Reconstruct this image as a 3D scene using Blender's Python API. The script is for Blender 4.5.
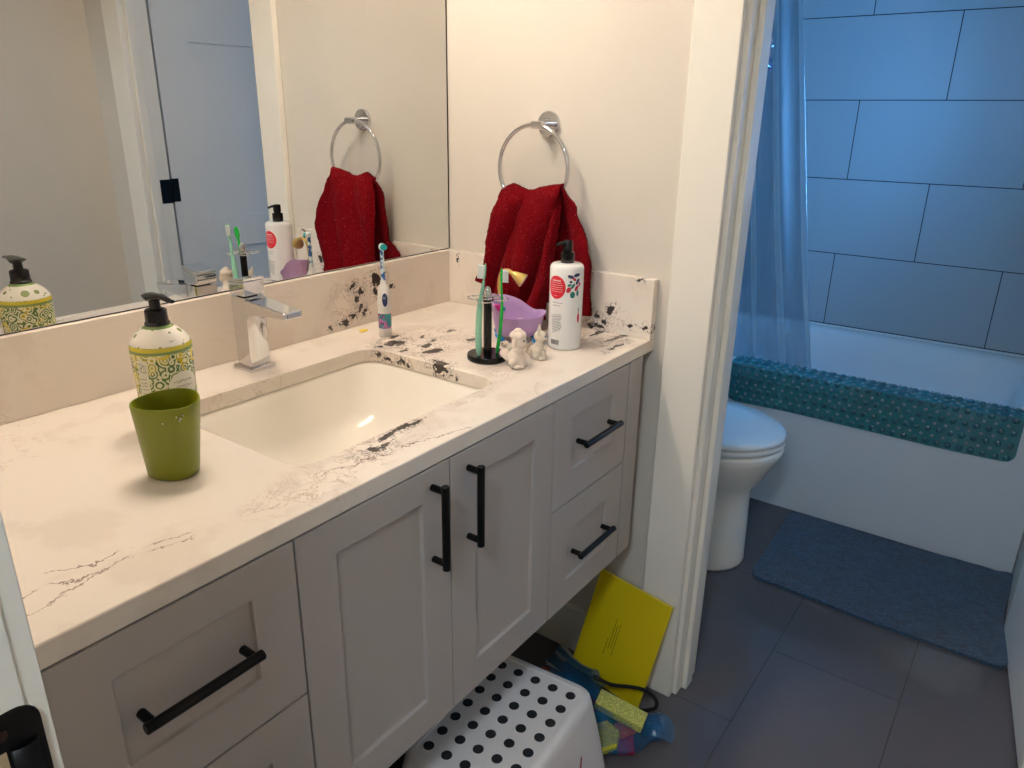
import bpy, bmesh, math, random
from mathutils import Vector, Matrix
random.seed(7)
PI = math.pi
for _o in list(bpy.data.objects):
    bpy.data.objects.remove(_o)
S = bpy.context.scene
COL = S.collection

# ------------------------------------------------------------------ camera
CAM = Vector((-1.3824, -1.1934, 1.2923))
YAW, PIT, ROL, FPX = math.radians(35.7007), math.radians(-19.869), math.radians(0.8967), 742.34
fw = Vector((math.cos(YAW)*math.cos(PIT), math.sin(YAW)*math.cos(PIT), math.sin(PIT)))
rt = Vector((math.sin(YAW), -math.cos(YAW), 0))
up = rt.cross(fw)
r2 = math.cos(ROL)*rt + math.sin(ROL)*up
u2 = r2.cross(fw)
cam_d = bpy.data.cameras.new('camera'); cam = bpy.data.objects.new('camera', cam_d); COL.objects.link(cam)
M = Matrix(((r2.x, u2.x, -fw.x, CAM.x), (r2.y, u2.y, -fw.y, CAM.y), (r2.z, u2.z, -fw.z, CAM.z), (0, 0, 0, 1)))
cam.matrix_world = M
cam_d.sensor_width = 36; cam_d.lens = FPX/1024*36; cam_d.clip_start = .02
S.camera = cam

# ------------------------------------------------------------------ world, lights, exposure
w = bpy.data.worlds.new('world'); S.world = w; w.use_nodes = True
wb = w.node_tree.nodes['Background']
wb.inputs[0].default_value = (.16, .48, 1.0, 1); wb.inputs[1].default_value = 22.0
S.view_settings.view_transform = 'Standard'; S.view_settings.look = 'None'
S.view_settings.exposure = 0.55; S.view_settings.gamma = 1; S.view_settings.use_curve_mapping = False
S.cycles.use_denoising = True; S.cycles.denoiser = 'OPENIMAGEDENOISE'
S.cycles.max_bounces = 12; S.cycles.diffuse_bounces = 6; S.cycles.glossy_bounces = 6
S.cycles.transparent_max_bounces = 24; S.cycles.sample_clamp_indirect = 6

def area(name, loc, rot, sx, sy, power, col, portal=False):
    d = bpy.data.lights.new(name, 'AREA'); d.shape = 'RECTANGLE'; d.size = sx; d.size_y = sy
    d.energy = power; d.color = col
    o = bpy.data.objects.new(name, d); COL.objects.link(o); o.location = loc; o.rotation_euler = rot
    if portal: d.cycles.is_portal = True
    return o
WARM = (1.0, .86, .72)
# the window in the wall at the right-hand end of the tub lets in blue daylight
area('window_daylight', (1.12, -1.385, 1.34), (math.radians(90), 0, 0), .52, .64, 1, (1, 1, 1), portal=True)
# cool fill lamp added out of view in the hallway
area('hall_fill_light', (-2.1, -1.22, 2.25), (0, 0, 0), .3, .3, 15.0, (.74, .87, 1.0))
VANITY_POWER = 125.0     # emission strength of the bulbs of the vanity light bar

# ------------------------------------------------------------------ material helpers
def lin(c):
    return tuple(((x/255)/12.92 if x/255 <= .04045 else (((x/255)+.055)/1.055)**2.4) for x in c)
class NT:
    def __init__(s, name):
        s.m = bpy.data.materials.new(name); s.m.use_nodes = True; s.t = s.m.node_tree
        s.b = s.t.nodes['Principled BSDF']; s.out = s.t.nodes['Material Output']
    def n(s, typ, **kw):
        nd = s.t.nodes.new(typ)
        for k, v in kw.items(): setattr(nd, k, v)
        return nd
    def l(s, a, b): s.t.links.new(a, b)
    def val(s, inp, v):
        if hasattr(v, 'is_linked') or isinstance(v, bpy.types.NodeSocket): s.l(v, inp)
        else: inp.default_value = v
    def math(s, op, a, b=0.0, c=None, clamp=False):
        nd = s.n('ShaderNodeMath', operation=op); nd.use_clamp = clamp
        s.val(nd.inputs[0], a); s.val(nd.inputs[1], b)
        if c is not None: s.val(nd.inputs[2], c)
        return nd.outputs[0]
    def obj(s): return s.n('ShaderNodeTexCoord').outputs['Object']
    def uv(s): return s.n('ShaderNodeTexCoord').outputs['UV']
    def noise(s, scale, detail=3, rough=.5, vec=None, color=False, dist=0.0):
        nd = s.n('ShaderNodeTexNoise'); nd.inputs['Scale'].default_value = scale
        nd.inputs['Detail'].default_value = detail; nd.inputs['Roughness'].default_value = rough
        nd.inputs['Distortion'].default_value = dist
        s.l(vec if vec is not None else s.obj(), nd.inputs['Vector'])
        return nd.outputs['Color' if color else 'Fac']
    def ss(s, v, a, b):                       # smooth step
        nd = s.n('ShaderNodeMapRange', interpolation_type='SMOOTHSTEP')
        s.l(v, nd.inputs['Value']); nd.inputs['From Min'].default_value = a; nd.inputs['From Max'].default_value = b
        return nd.outputs['Result']
    def mix(s, f, a, b):
        nd = s.n('ShaderNodeMix', data_type='RGBA'); s.val(nd.inputs['Factor'], f)
        for i, v in ((6, a), (7, b)):
            if isinstance(v, bpy.types.NodeSocket): s.l(v, nd.inputs[i])
            else: nd.inputs[i].default_value = (*v[:3], 1)
        return nd.outputs[2]
    def bump(s, h, strength=.2, dist=.002):
        nd = s.n('ShaderNodeBump'); nd.inputs['Strength'].default_value = strength; nd.inputs['Distance'].default_value = dist
        s.l(h, nd.inputs['Height']); s.l(nd.outputs[0], s.b.inputs['Normal'])
    def sep(s, v):
        nd = s.n('ShaderNodeSeparateXYZ'); s.l(v, nd.inputs[0]); return nd.outputs
    def vm(s, op, a, b=None):
        nd = s.n('ShaderNodeVectorMath', operation=op); s.val(nd.inputs[0], a)
        if b is not None: s.val(nd.inputs[1], b)
        return nd.outputs[0]
def mat(name, rgb, rough=.5, metal=0, var=.03, bumps=None, spec=None, coat=0, trans=0, ior=1.45, emis=None, sheen=0, alpha=1):
    k = NT(name); c = lin(rgb)
    n = k.noise(9, 2)
    k.l(k.mix(n, tuple(x*(1-var) for x in c), tuple(min(1, x*(1+var)) for x in c)), k.b.inputs['Base Color'])
    k.b.inputs['Roughness'].default_value = rough; k.b.inputs['Metallic'].default_value = metal
    if spec is not None: k.b.inputs['Specular IOR Level'].default_value = spec
    k.b.inputs['Coat Weight'].default_value = coat; k.b.inputs['Coat Roughness'].default_value = .08
    k.b.inputs['Transmission Weight'].default_value = trans; k.b.inputs['IOR'].default_value = ior
    k.b.inputs['Alpha'].default_value = alpha
    if sheen: k.b.inputs['Sheen Weight'].default_value = sheen
    if emis: k.b.inputs['Emission Color'].default_value = (*emis[0], 1); k.b.inputs['Emission Strength'].default_value = emis[1]
    if bumps: k.bump(k.noise(bumps[0], 3), bumps[1], bumps[2])
    return k.m

PAINT = mat('wall_paint', (212, 205, 194), .75, bumps=(350, .15, .0006))
TRIM = mat('white_trim_paint', (238, 233, 222), .35, var=.01, spec=.4)
TRIMF = mat('white_door_paint', (226, 226, 224), .4, var=.01)
CEIL = mat('ceiling_paint', (215, 212, 206), .9, bumps=(300, .2, .001))
CAB = mat('grey_cabinet_paint', (180, 173, 168), .42, var=.012, spec=.4)
CABIN = mat('cabinet_interior', (60, 56, 52), .8)
BLACK = mat('matte_black_metal', (9, 9, 11), .38, metal=.3, spec=.4)
BLACKP = mat('black_plastic', (8, 8, 9), .22)
CHROME = mat('chrome', (225, 225, 228), .06, metal=1, var=.01)
CHROMEB = mat('brushed_chrome', (185, 185, 190), .2, metal=1, var=.01)
CERAMIC = mat('white_ceramic', (246, 240, 228), .08, var=.005, spec=.6)
ACRYL = mat('white_acrylic', (226, 230, 234), .22, var=.01, spec=.5)
WPLAST = mat('white_plastic', (232, 230, 226), .35, var=.01)

def mirror_mat():
    k = NT('silvered_mirror'); k.b.inputs['Metallic'].default_value = 1; k.b.inputs['Roughness'].default_value = .0
    n = k.noise(60, 2)
    k.l(k.mix(n, (.83, .84, .83), (.85, .86, .85)), k.b.inputs['Base Color'])
    return k.m

def quartz(name, blotches, bands, veins, base=(233, 223, 211)):
    """white quartz; blotches = (x,y,z,rx,ry,rz) black marks, bands = soft warm vein regions, veins = (a,b,x0,x1) lines"""
    k = NT(name); o = k.obj()
    dn = k.n('ShaderNodeTexNoise'); dn.inputs['Scale'].default_value = 26; dn.inputs['Detail'].default_value = 5; dn.inputs['Roughness'].default_value = .68
    k.l(o, dn.inputs['Vector'])
    off = k.vm('SUBTRACT', dn.outputs['Color'], (.5, .5, .5))
    off1 = k.vm('SCALE', off); off1.node.inputs['Scale'].default_value = .05
    P = k.vm('ADD', o, off1)
    def ell(c, r, vec=P):
        d = k.vm('DIVIDE', k.vm('SUBTRACT', vec, tuple(c)), tuple(r))
        ln = k.n('ShaderNodeVectorMath', operation='LENGTH'); k.l(d, ln.inputs[0]); return ln.outputs['Value']
    col = lin(base)
    big = k.noise(7, 4, .6)
    c = k.mix(k.ss(big, .52, .62), col, tuple(x*f for x, f in zip(col, (.93, .915, .90))))
    # faint veins everywhere
    v1 = k.math('ABSOLUTE', k.math('SUBTRACT', k.noise(5, 6, .6, dist=.6), .5))
    thin = k.math('SUBTRACT', 1.0, k.ss(v1, .0, .006))
    msk = k.ss(k.noise(3.1, 2), .5, .62)
    c = k.mix(k.math('MULTIPLY', k.math('MULTIPLY', thin, msk), .28), c, lin((150, 120, 105)))
    if bands:
        m = None
        for b in bands:
            d = k.math('SUBTRACT', 1.0, k.ss(ell(b[:3], b[3:6]), .55, 1.1))
            m = d if m is None else k.math('MAXIMUM', m, d)
        va = k.math('ABSOLUTE', k.math('SUBTRACT', k.noise(24, 6, .65, dist=1.0), .5))
        ta = k.math('SUBTRACT', 1.0, k.ss(va, .0, .022))
        c = k.mix(k.math('MULTIPLY', k.math('MULTIPLY', ta, m), .55), c, lin((158, 116, 98)))
        c = k.mix(k.math('MULTIPLY', k.ss(k.noise(16, 3), .5, .56), k.math('MULTIPLY', m, .45)), c, lin((212, 200, 190)))
    for (a, b, x0, x1) in veins:
        xyz = k.sep(P)
        f = k.math('SUBTRACT', xyz[1], k.math('ADD', k.math('MULTIPLY', xyz[0], b), a))
        f = k.math('ADD', f, k.math('MULTIPLY', k.math('SUBTRACT', k.noise(9, 2), .5), .05))
        g = k.math('SUBTRACT', 1.0, k.ss(k.math('ABSOLUTE', f), .0004, .0016))
        xm = k.math('MULTIPLY', k.math('GREATER_THAN', xyz[0], x0), k.math('LESS_THAN', xyz[0], x1))
        brk = k.ss(k.noise(18, 2), .42, .55)
        c = k.mix(k.math('MULTIPLY', k.math('MULTIPLY', g, xm), k.math('MULTIPLY', brk, .8)), c, lin((120, 92, 80)))
    if blotches:
        m = None
        for b in blotches:
            d = ell(b[:3], b[3:6])
            m = d if m is None else k.math('MINIMUM', m, d)
        k2 = k.ss(m, .92, 1.05); inner = k.math('SUBTRACT', 1.0, k2)
        halo = k.math('SUBTRACT', 1.0, k.ss(m, .9, 3.6))
        vb = k.math('ABSOLUTE', k.math('SUBTRACT', k.noise(46, 5, .7, dist=.8), .5))
        tb = k.math('MULTIPLY', k.math('SUBTRACT', 1.0, k.ss(vb, .005, .02)), k.ss(halo, .25, .75))
        grain = k.ss(k.noise(60, 4, .7), .34, .4)
        c = k.mix(k.math('MULTIPLY', k.math('MAXIMUM', k.math('MULTIPLY', inner, grain), k.math('MULTIPLY', tb, .9)), .96), c, lin((44, 36, 34)))
    k.l(c, k.b.inputs['Base Color']); k.b.inputs['Roughness'].default_value = .14; k.b.inputs['Specular IOR Level'].default_value = .5
    return k.m

def floor_mat():
    k = NT('polished_grey_floor_tile'); o = k.obj()
    br = k.n('ShaderNodeTexBrick'); br.offset = .5
    mp = k.n('ShaderNodeMapping'); mp.inputs['Location'].default_value = (.30, .23, 0); k.l(o, mp.inputs['Vector'])
    k.l(mp.outputs[0], br.inputs['Vector'])
    br.inputs['Scale'].default_value = 1.0; br.inputs['Brick Width'].default_value = .6; br.inputs['Row Height'].default_value = .3
    br.inputs['Mortar Size'].default_value = .0015; br.inputs['Mortar Smooth'].default_value = .3
    c1 = lin((96, 92, 96)); c2 = lin((93, 89, 93))
    br.inputs['Color1'].default_value = (*c1, 1); br.inputs['Color2'].default_value = (*c2, 1); br.inputs['Mortar'].default_value = (*lin((70, 66, 66)), 1)
    n = k.noise(6, 5, .6)
    c = k.mix(k.math('MULTIPLY', k.ss(n, .35, .7), .25), br.outputs['Color'], lin((102, 98, 100)))
    k.l(c, k.b.inputs['Base Color']); k.b.inputs['Roughness'].default_value = .10
    k.b.inputs['Specular IOR Level'].default_value = .5
    k.bump(k.math('SUBTRACT', 1.0, br.outputs['Fac']), .3, .0008)
    return k.m

def wall_tile_mat(y0, z0, h):
    """grey-blue 1:2 running bond tile on a wall facing -x"""
    k = NT('large_blue_grey_wall_tile'); xyz = k.sep(k.obj())
    cb = k.n('ShaderNodeCombineXYZ')
    k.l(k.math('SUBTRACT', xyz[1], y0 - 20*h), cb.inputs[0]); k.l(k.math('SUBTRACT', xyz[2], z0 - 20*h), cb.inputs[1])
    br = k.n('ShaderNodeTexBrick'); br.offset = .5; k.l(cb.outputs[0], br.inputs['Vector'])
    br.inputs['Scale'].default_value = 1.0; br.inputs['Brick Width'].default_value = 2*h; br.inputs['Row Height'].default_value = h
    br.inputs['Mortar Size'].default_value = .0017; br.inputs['Mortar Smooth'].default_value = .1
    br.inputs['Color1'].default_value = (*lin((170, 178, 184)), 1); br.inputs['Color2'].default_value = (*lin((173, 181, 187)), 1)
    br.inputs['Mortar'].default_value = (*lin((18, 20, 26)), 1)
    k.l(br.outputs['Color'], k.b.inputs['Base Color']); k.b.inputs['Roughness'].default_value = .35
    k.bump(k.math('SUBTRACT', 1.0, br.outputs['Fac']), .4, .001)
    return k.m

def towel_mat():
    k = NT('red_terry_cloth'); o = k.obj()
    n = k.noise(300, 3, .75); n2 = k.noise(30, 3); n3 = k.noise(620, 2, .7)
    c = k.mix(n2, lin((96, 0, 8)), lin((126, 0, 14)))
    c = k.mix(k.math('MULTIPLY', k.ss(n, .60, .70), .5), c, lin((226, 104, 112)))  # pale specks painted in for glints on the terry fibres
    uv = k.sep(k.uv())
    # woven band near the hem: ribs along the towel width
    band = k.math('MULTIPLY', k.math('GREATER_THAN', uv[1], .80), k.math('LESS_THAN', uv[1], .86))
    rib = k.math('SINE', k.math('MULTIPLY', uv[1], 900.0))
    h = k.math('ADD', k.math('MULTIPLY', k.math('SUBTRACT', 1.0, band), k.math('ADD', n, n3)), k.math('MULTIPLY', band, k.math('MULTIPLY', rib, .35)))
    k.l(c, k.b.inputs['Base Color']); k.b.inputs['Roughness'].default_value = .95
    k.b.inputs['Specular IOR Level'].default_value = .1; k.b.inputs['Sheen Weight'].default_value = 0; k.b.inputs['Sheen Tint'].default_value = (.8, .1, .15, 1)
    k.bump(h, .9, .004)
    return k.m

def rug_mat():
    k = NT('blue_bath_rug_pile')
    n = k.noise(170, 3, .85); n2 = k.noise(35, 4, .7)
    c = k.mix(k.ss(k.math('ADD', k.math('MULTIPLY', n, .7), k.math('MULTIPLY', n2, .3)), .36, .64), lin((4, 38, 66)), lin((34, 88, 124)))
    k.l(c, k.b.inputs['Base Color']); k.b.inputs['Roughness'].default_value = 1; k.b.inputs['Sheen Weight'].default_value = .3
    k.bump(k.math('ADD', n, n2), 1.0, .006)
    return k.m

def film_mat(name, rgb, opac, rough=.1, gloss=.12, refl=(1, 1, 1)):
    """thin see-through plastic film or net: mix of clear pass-through, milky scatter and gloss"""
    k = NT(name); t = k.t; t.nodes.remove(k.b)
    tr = k.n('ShaderNodeBsdfTransparent'); tr.inputs[0].default_value = (*[min(1, .55+.45*x) for x in lin(rgb)], 1)
    df = k.n('ShaderNodeBsdfTranslucent'); d2 = k.n('ShaderNodeBsdfDiffuse')
    n = k.noise(14, 3)
    cc = k.mix(n, tuple(x*.9 for x in lin(rgb)), lin(rgb)); k.l(cc, df.inputs[0]); k.l(cc, d2.inputs[0])
    ad = k.n('ShaderNodeMixShader'); ad.inputs[0].default_value = .5; k.l(df.outputs[0], ad.inputs[1]); k.l(d2.outputs[0], ad.inputs[2])
    m1 = k.n('ShaderNodeMixShader'); k.val(m1.inputs[0], opac); k.l(tr.outputs[0], m1.inputs[1]); k.l(ad.outputs[0], m1.inputs[2])
    gl = k.n('ShaderNodeBsdfGlossy'); gl.inputs['Roughness'].default_value = rough; gl.inputs[0].default_value = (*refl, 1)
    lw = k.n('ShaderNodeLayerWeight'); lw.inputs[0].default_value = .25
    m2 = k.n('ShaderNodeMixShader'); k.l(k.math('ADD', k.math('MULTIPLY', lw.outputs['Fresnel'], .6), gloss*.3), m2.inputs[0])
    k.l(m1.outputs[0], m2.inputs[1]); k.l(gl.outputs[0], m2.inputs[2]); k.l(m2.outputs[0], k.out.inputs[0])
    return k.m

def net_mat(name, rgb):
    """knotted net: diamond threads with open holes"""
    k = NT(name); t = k.t; xyz = k.sep(k.obj())
    a = k.math('ADD', k.math('MULTIPLY', xyz[0], 1), k.math('ADD', xyz[1], xyz[2]))
    b = k.math('SUBTRACT', xyz[0], k.math('SUBTRACT', xyz[1], xyz[2]))
    def thr(v):
        f = k.math('PINGPONG', v, .0016); return k.math('LESS_THAN', f, .00022)
    m = k.math('MAXIMUM', thr(a), thr(b))
    wv = k.ss(k.noise(22, 3), .45, .62)
    al = k.math('MAXIMUM', m, k.math('MULTIPLY', wv, .22))
    k.l(k.mix(wv, lin(rgb), tuple(x*1.3 for x in lin(rgb))), k.b.inputs['Base Color']); k.b.inputs['Roughness'].default_value = .5
    k.l(al, k.b.inputs['Alpha'])
    return k.m

def soap_mat():
    """ornamental green and yellow scroll print, white shoulder with green flowers"""
    k = NT('green_scroll_printed_bottle'); o = k.obj(); xyz = k.sep(o)
    vo = k.n('ShaderNodeTexVoronoi'); vo.inputs['Scale'].default_value = 75
    o2 = k.vm('ADD', o, k.vm('MULTIPLY', k.vm('SUBTRACT', k.noise(60, 2, color=True), (.5, .5, .5)), (.006, .006, .006)))
    k.l(o2, vo.inputs['Vector'])
    ring = k.math('SINE', k.math('MULTIPLY', vo.outputs['Distance'], 24.0))
    c = k.mix(k.ss(ring, -.25, .25), lin((88, 118, 62)), lin((226, 224, 190)))
    sel = k.ss(k.noise(38, 2), .52, .56)
    c = k.mix(k.math('MULTIPLY', sel, .8), c, k.mix(k.ss(ring, -.3, .3), lin((204, 186, 40)), lin((240, 236, 200))))
    vy = k.math('ABSOLUTE', k.math('SUBTRACT', k.noise(18, 1), .5))
    c = k.mix(k.math('SUBTRACT', 1.0, k.ss(vy, .006, .016)), c, lin((226, 200, 34)))
    # white shoulder
    f1 = k.n('ShaderNodeTexVoronoi'); f1.inputs['Scale'].default_value = 42; f1.inputs['Randomness'].default_value = .35; k.l(o, f1.inputs['Vector'])
    f2 = k.n('ShaderNodeTexVoronoi'); f2.inputs['Scale'].default_value = 95; k.l(o, f2.inputs['Vector'])
    fl = k.math('MAXIMUM', k.math('LESS_THAN', f1.outputs['Distance'], .27), k.math('MULTIPLY', k.math('LESS_THAN', f2.outputs['Distance'], .17), 1))
    sh = k.mix(fl, lin((238, 232, 218)), lin((128, 142, 84)))
    z = xyz[2]
    top = k.math('GREATER_THAN', z, .991)
    c = k.mix(top, c, sh)
    band = k.math('MULTIPLY', k.math('GREATER_THAN', z, .985), k.math('LESS_THAN', z, .9905))
    c = k.mix(band, c, lin((206, 190, 60)))
    b2 = k.math('MULTIPLY', k.math('GREATER_THAN', z, .981), k.math('LESS_THAN', z, .985))
    c = k.mix(b2, c, lin((128, 150, 90)))
    b3 = k.math('GREATER_THAN', z, 1.012)
    c = k.mix(b3, c, lin((120, 146, 84)))
    k.l(c, k.b.inputs['Base Color']); k.b.inputs['Roughness'].default_value = .18
    return k.m

def knit_foam(name, rgb):
    k = NT(name); ck = k.n('ShaderNodeTexVoronoi'); ck.inputs['Scale'].default_value = 300; k.l(k.obj(), ck.inputs['Vector'])
    c = k.mix(k.ss(ck.outputs['Distance'], .2, .5), tuple(min(1, x*1.1) for x in lin(rgb)), tuple(x*.6 for x in lin(rgb)))
    k.l(c, k.b.inputs['Base Color']); k.b.inputs['Roughness'].default_value = .9
    k.bump(ck.outputs['Distance'], -.4, .002)
    return k.m

# ------------------------------------------------------------------ geometry helpers
def link(name, bm, m, parent=None, smooth=True, bevel=0, subsurf=0, solid=0, angle=35, recalc=True):
    if recalc: bmesh.ops.recalc_face_normals(bm, faces=bm.faces)
    me = bpy.data.meshes.new(name); bm.to_mesh(me); bm.free()
    o = bpy.data.objects.new(name, me); COL.objects.link(o)
    for mm in (m if isinstance(m, (list, tuple)) else [m]): me.materials.append(mm)
    if smooth:
        for p in me.polygons: p.use_smooth = True
        try: me.set_sharp_from_angle(angle=math.radians(angle))
        except Exception: pass
    if parent is not None:
        o.parent = parent; o.matrix_parent_inverse = parent.matrix_basis.inverted() if parent.parent is None else Matrix.Identity(4)
        if parent.parent is not None: o.matrix_parent_inverse = Matrix.Identity(4)
    if solid:
        s = o.modifiers.new('s', 'SOLIDIFY'); s.thickness = solid; s.offset = 0
    if bevel:
        b = o.modifiers.new('b', 'BEVEL'); b.width = bevel; b.segments = 2; b.limit_method = 'ANGLE'; b.angle_limit = math.radians(40)
    if subsurf:
        s = o.modifiers.new('u', 'SUBSURF'); s.levels = subsurf; s.render_levels = subsurf
    return o
def tag(o, label=None, cat=None, group=None, kind=None):
    if label: o['label'] = label
    if cat: o['category'] = cat
    if group: o['group'] = group
    if kind: o['kind'] = kind
    return o
def thing(name, label, cat, loc=(0, 0, 0), group=None):
    o = bpy.data.objects.new(name, None); COL.objects.link(o); o.location = loc; o.empty_display_size = .05
    return tag(o, label, cat, group)
def smooth(t): t = max(0, min(1, t)); return t*t*(3-2*t)
def lerp(a, b, t): return a+(b-a)*t
def keyed(keys, s):
    for (a, va), (b, vb) in zip(keys, keys[1:]):
        if s <= b: return lerp(va, vb, smooth((s-a)/(b-a)))
    return keys[-1][1]
def box(bm, a, b, mi=0):
    x0, y0, z0 = a; x1, y1, z1 = b
    v = [bm.verts.new(p) for p in ((x0, y0, z0), (x1, y0, z0), (x1, y1, z0), (x0, y1, z0), (x0, y0, z1), (x1, y0, z1), (x1, y1, z1), (x0, y1, z1))]
    for f in ((0, 3, 2, 1), (4, 5, 6, 7), (0, 1, 5, 4), (1, 2, 6, 5), (2, 3, 7, 6), (3, 0, 4, 7)):
        bm.faces.new([v[i] for i in f]).material_index = mi
    return bm
def B(*boxes):
    bm = bmesh.new()
    for a, b in boxes: box(bm, a, b)
    return bm
def loft(bm, rings, cap0=True, cap1=True, mi=0):
    vs = [[bm.verts.new(p) for p in r] for r in rings]; n = len(rings[0])
    for a, b in zip(vs, vs[1:]):
        for i in range(n):
            bm.faces.new((a[i], a[(i+1) % n], b[(i+1) % n], b[i])).material_index = mi
    if cap0: bm.faces.new(vs[0][::-1]).material_index = mi
    if cap1: bm.faces.new(vs[-1]).material_index = mi
    return vs
def circ(cx, cy, z, r, n=32, ry=None, ph=0):
    ry = r if ry is None else ry
    return [(cx+r*math.cos(2*PI*i/n+ph), cy+ry*math.sin(2*PI*i/n+ph), z) for i in range(n)]
def lathe(bm, cx, cy, prof, n=36, mi=0):
    return loft(bm, [circ(cx, cy, z, max(r, 1e-4), n) for r, z in prof], True, True, mi)
def rrect(cx, cy, z, hx, hy, r, k=6, rot=0):
    pts = []
    for (sx, sy, a0) in ((1, 1, 0), (-1, 1, PI/2), (-1, -1, PI), (1, -1, 3*PI/2)):
        for i in range(k+1):
            a = a0 + PI/2*i/k
            pts.append((sx*(hx-r)+r*math.cos(a), sy*(hy-r)+r*math.sin(a)))
    c, s = math.cos(rot), math.sin(rot)
    return [(cx+x*c-y*s, cy+x*s+y*c, z) for x, y in pts]
def spline(pts, k=6):
    P = [Vector(p) for p in pts]; P = [P[0]*2-P[1]] + P + [P[-1]*2-P[-2]]; out = []
    for i in range(1, len(P)-2):
        for j in range(k):
            t = j/k; a, b, c, d = P[i-1:i+3]
            out.append(.5*((2*b)+(c-a)*t+(2*a-5*b+4*c-d)*t*t+(3*b-a-3*c+d)*t**3))
    out.append(P[-2]); return out
def tube(bm, pts, r, n=10, closed=False, sq=None, mi=0, caps=True):
    """sweep; r scalar or list; sq=(w,h) flattening"""
    P = [Vector(p) for p in pts]; N = len(P); rings = []
    up0 = Vector((0, 0, 1)); prev = None
    for i, p in enumerate(P):
        if closed: d = (P[(i+1) % N]-P[i-1]).normalized()
        else: d = (P[min(i+1, N-1)]-P[max(i-1, 0)]).normalized()
        if prev is None:
            a = d.cross(up0)
            if a.length < .05: a = d.cross(Vector((1, 0, 0)))
            a.normalize()
        else:
            a = (prev - d*prev.dot(d)).normalized()
        prev = a; b = d.cross(a)
        rr = r[i] if isinstance(r, (list, tuple)) else r
        sw, sh = sq if sq else (1, 1)
        rings.append([tuple(p+a*rr*sw*math.cos(2*PI*j/n)+b*rr*sh*math.sin(2*PI*j/n)) for j in range(n)])
    if closed:
        vs = [[bm.verts.new(q) for q in ring] for ring in rings]
        for i in range(N):
            A, C = vs[i], vs[(i+1) % N]
            for j in range(n): bm.faces.new((A[j], A[(j+1) % n], C[(j+1) % n], C[j])).material_index = mi
    else: loft(bm, rings, caps, caps, mi)
    return bm
def grid(bm, f, nu, nv, uvl=False, mi=0):
    v = [[bm.verts.new(f(i/nu, j/nv)) for j in range(nv+1)] for i in range(nu+1)]
    lay = bm.loops.layers.uv.verify() if uvl else None
    for i in range(nu):
        for j in range(nv):
            fc = bm.faces.new((v[i][j], v[i+1][j], v[i+1][j+1], v[i][j+1])); fc.material_index = mi
            if uvl:
                for lp, (a, b) in zip(fc.loops, ((i, j), (i+1, j), (i+1, j+1), (i, j+1))): lp[lay].uv = (a/nu, b/nv)
    return v
def ball(bm, c, r, sx=1, sy=1, sz=1, u=16, v=10, rot=None, mi=0):
    mtx = Matrix.Translation(c) @ (rot if rot is not None else Matrix.Identity(4)) @ Matrix.Diagonal((sx, sy, sz, 1))
    g = bmesh.ops.create_uvsphere(bm, u_segments=u, v_segments=v, radius=r, matrix=mtx)
    for vv in g['verts']:
        for f in vv.link_faces: f.material_index = mi
def on_cyl(cx, cy, r, ang, off=.0004):
    """returns f(u,v)->point wrapping a flat drawing round a bottle; u to the viewer's right"""
    def f(u, z): a = ang + u/r; return (cx+(r+off)*math.cos(a), cy+(r+off)*math.sin(a), z)
    return f
def patch_rect(bm, W, u0, u1, z0, z1, nu=None, mi=0):
    nu = nu or max(1, int(abs(u1-u0)/.003)); grid(bm, lambda a, b: W(u0+(u1-u0)*a, z0+(z1-z0)*b), nu, 1, mi=mi)
def patch_disc(bm, W, cu, cz, ru, rz, n=28, rings=6, rot=0, mi=0, clipu=None):
    c, s = math.cos(rot), math.sin(rot); prev = None
    for k in range(rings+1):
        q = k/rings; cur = []
        for i in range(n):
            x, y = ru*q*math.cos(2*PI*i/n), rz*q*math.sin(2*PI*i/n)
            cur.append((cu+x*c-y*s, cz+x*s+y*c))
        if k == 0: prev = cur; continue
        A = [bm.verts.new(W(*p)) for p in prev]; C = [bm.verts.new(W(*p)) for p in cur]
        for i in range(n):
            j = (i+1) % n
            if k == 1: bm.faces.new((A[i], C[i], C[j]))
            else: bm.faces.new((A[i], A[j], C[j], C[i]))
        prev = cur
    for f in bm.faces: pass
def stroke(bm, W, pts, wd):
    for (a, b) in zip(pts, pts[1:]):
        dx, dy = b[0]-a[0], b[1]-a[1]; L = math.hypot(dx, dy) or 1; nx, ny = -dy/L*wd/2, dx/L*wd/2
        bm.faces.new([bm.verts.new(W(*p)) for p in ((a[0]-nx, a[1]-ny), (b[0]-nx, b[1]-ny), (b[0]+nx, b[1]+ny), (a[0]+nx, a[1]+ny))])
def shaker(x0, x1, z0, z1, yf, st, rt_, rb, t=.019, rec=.007):
    """one door or drawer front facing -y: frame with a recessed centre"""
    bm = bmesh.new()
    O = [(x0, z0), (x1, z0), (x1, z1), (x0, z1)]; I = [(x0+st, z0+rb), (x1-st, z0+rb), (x1-st, z1-rt_), (x0+st, z1-rt_)]
    vo = [bm.verts.new((x, yf, z)) for x, z in O]; vi = [bm.verts.new((x, yf, z)) for x, z in I]
    vr = [bm.verts.new((x, yf+rec, z)) for x, z in I]; vb = [bm.verts.new((x, yf+t, z)) for x, z in O]
    for i in range(4):
        j = (i+1) % 4
        bm.faces.new((vo[i], vo[j], vi[j], vi[i])); bm.faces.new((vi[i], vi[j], vr[j], vr[i])); bm.faces.new((vo[j], vo[i], vb[i], vb[j]))
    bm.faces.new(vr); bm.faces.new(vb[::-1])
    return bm

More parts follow.
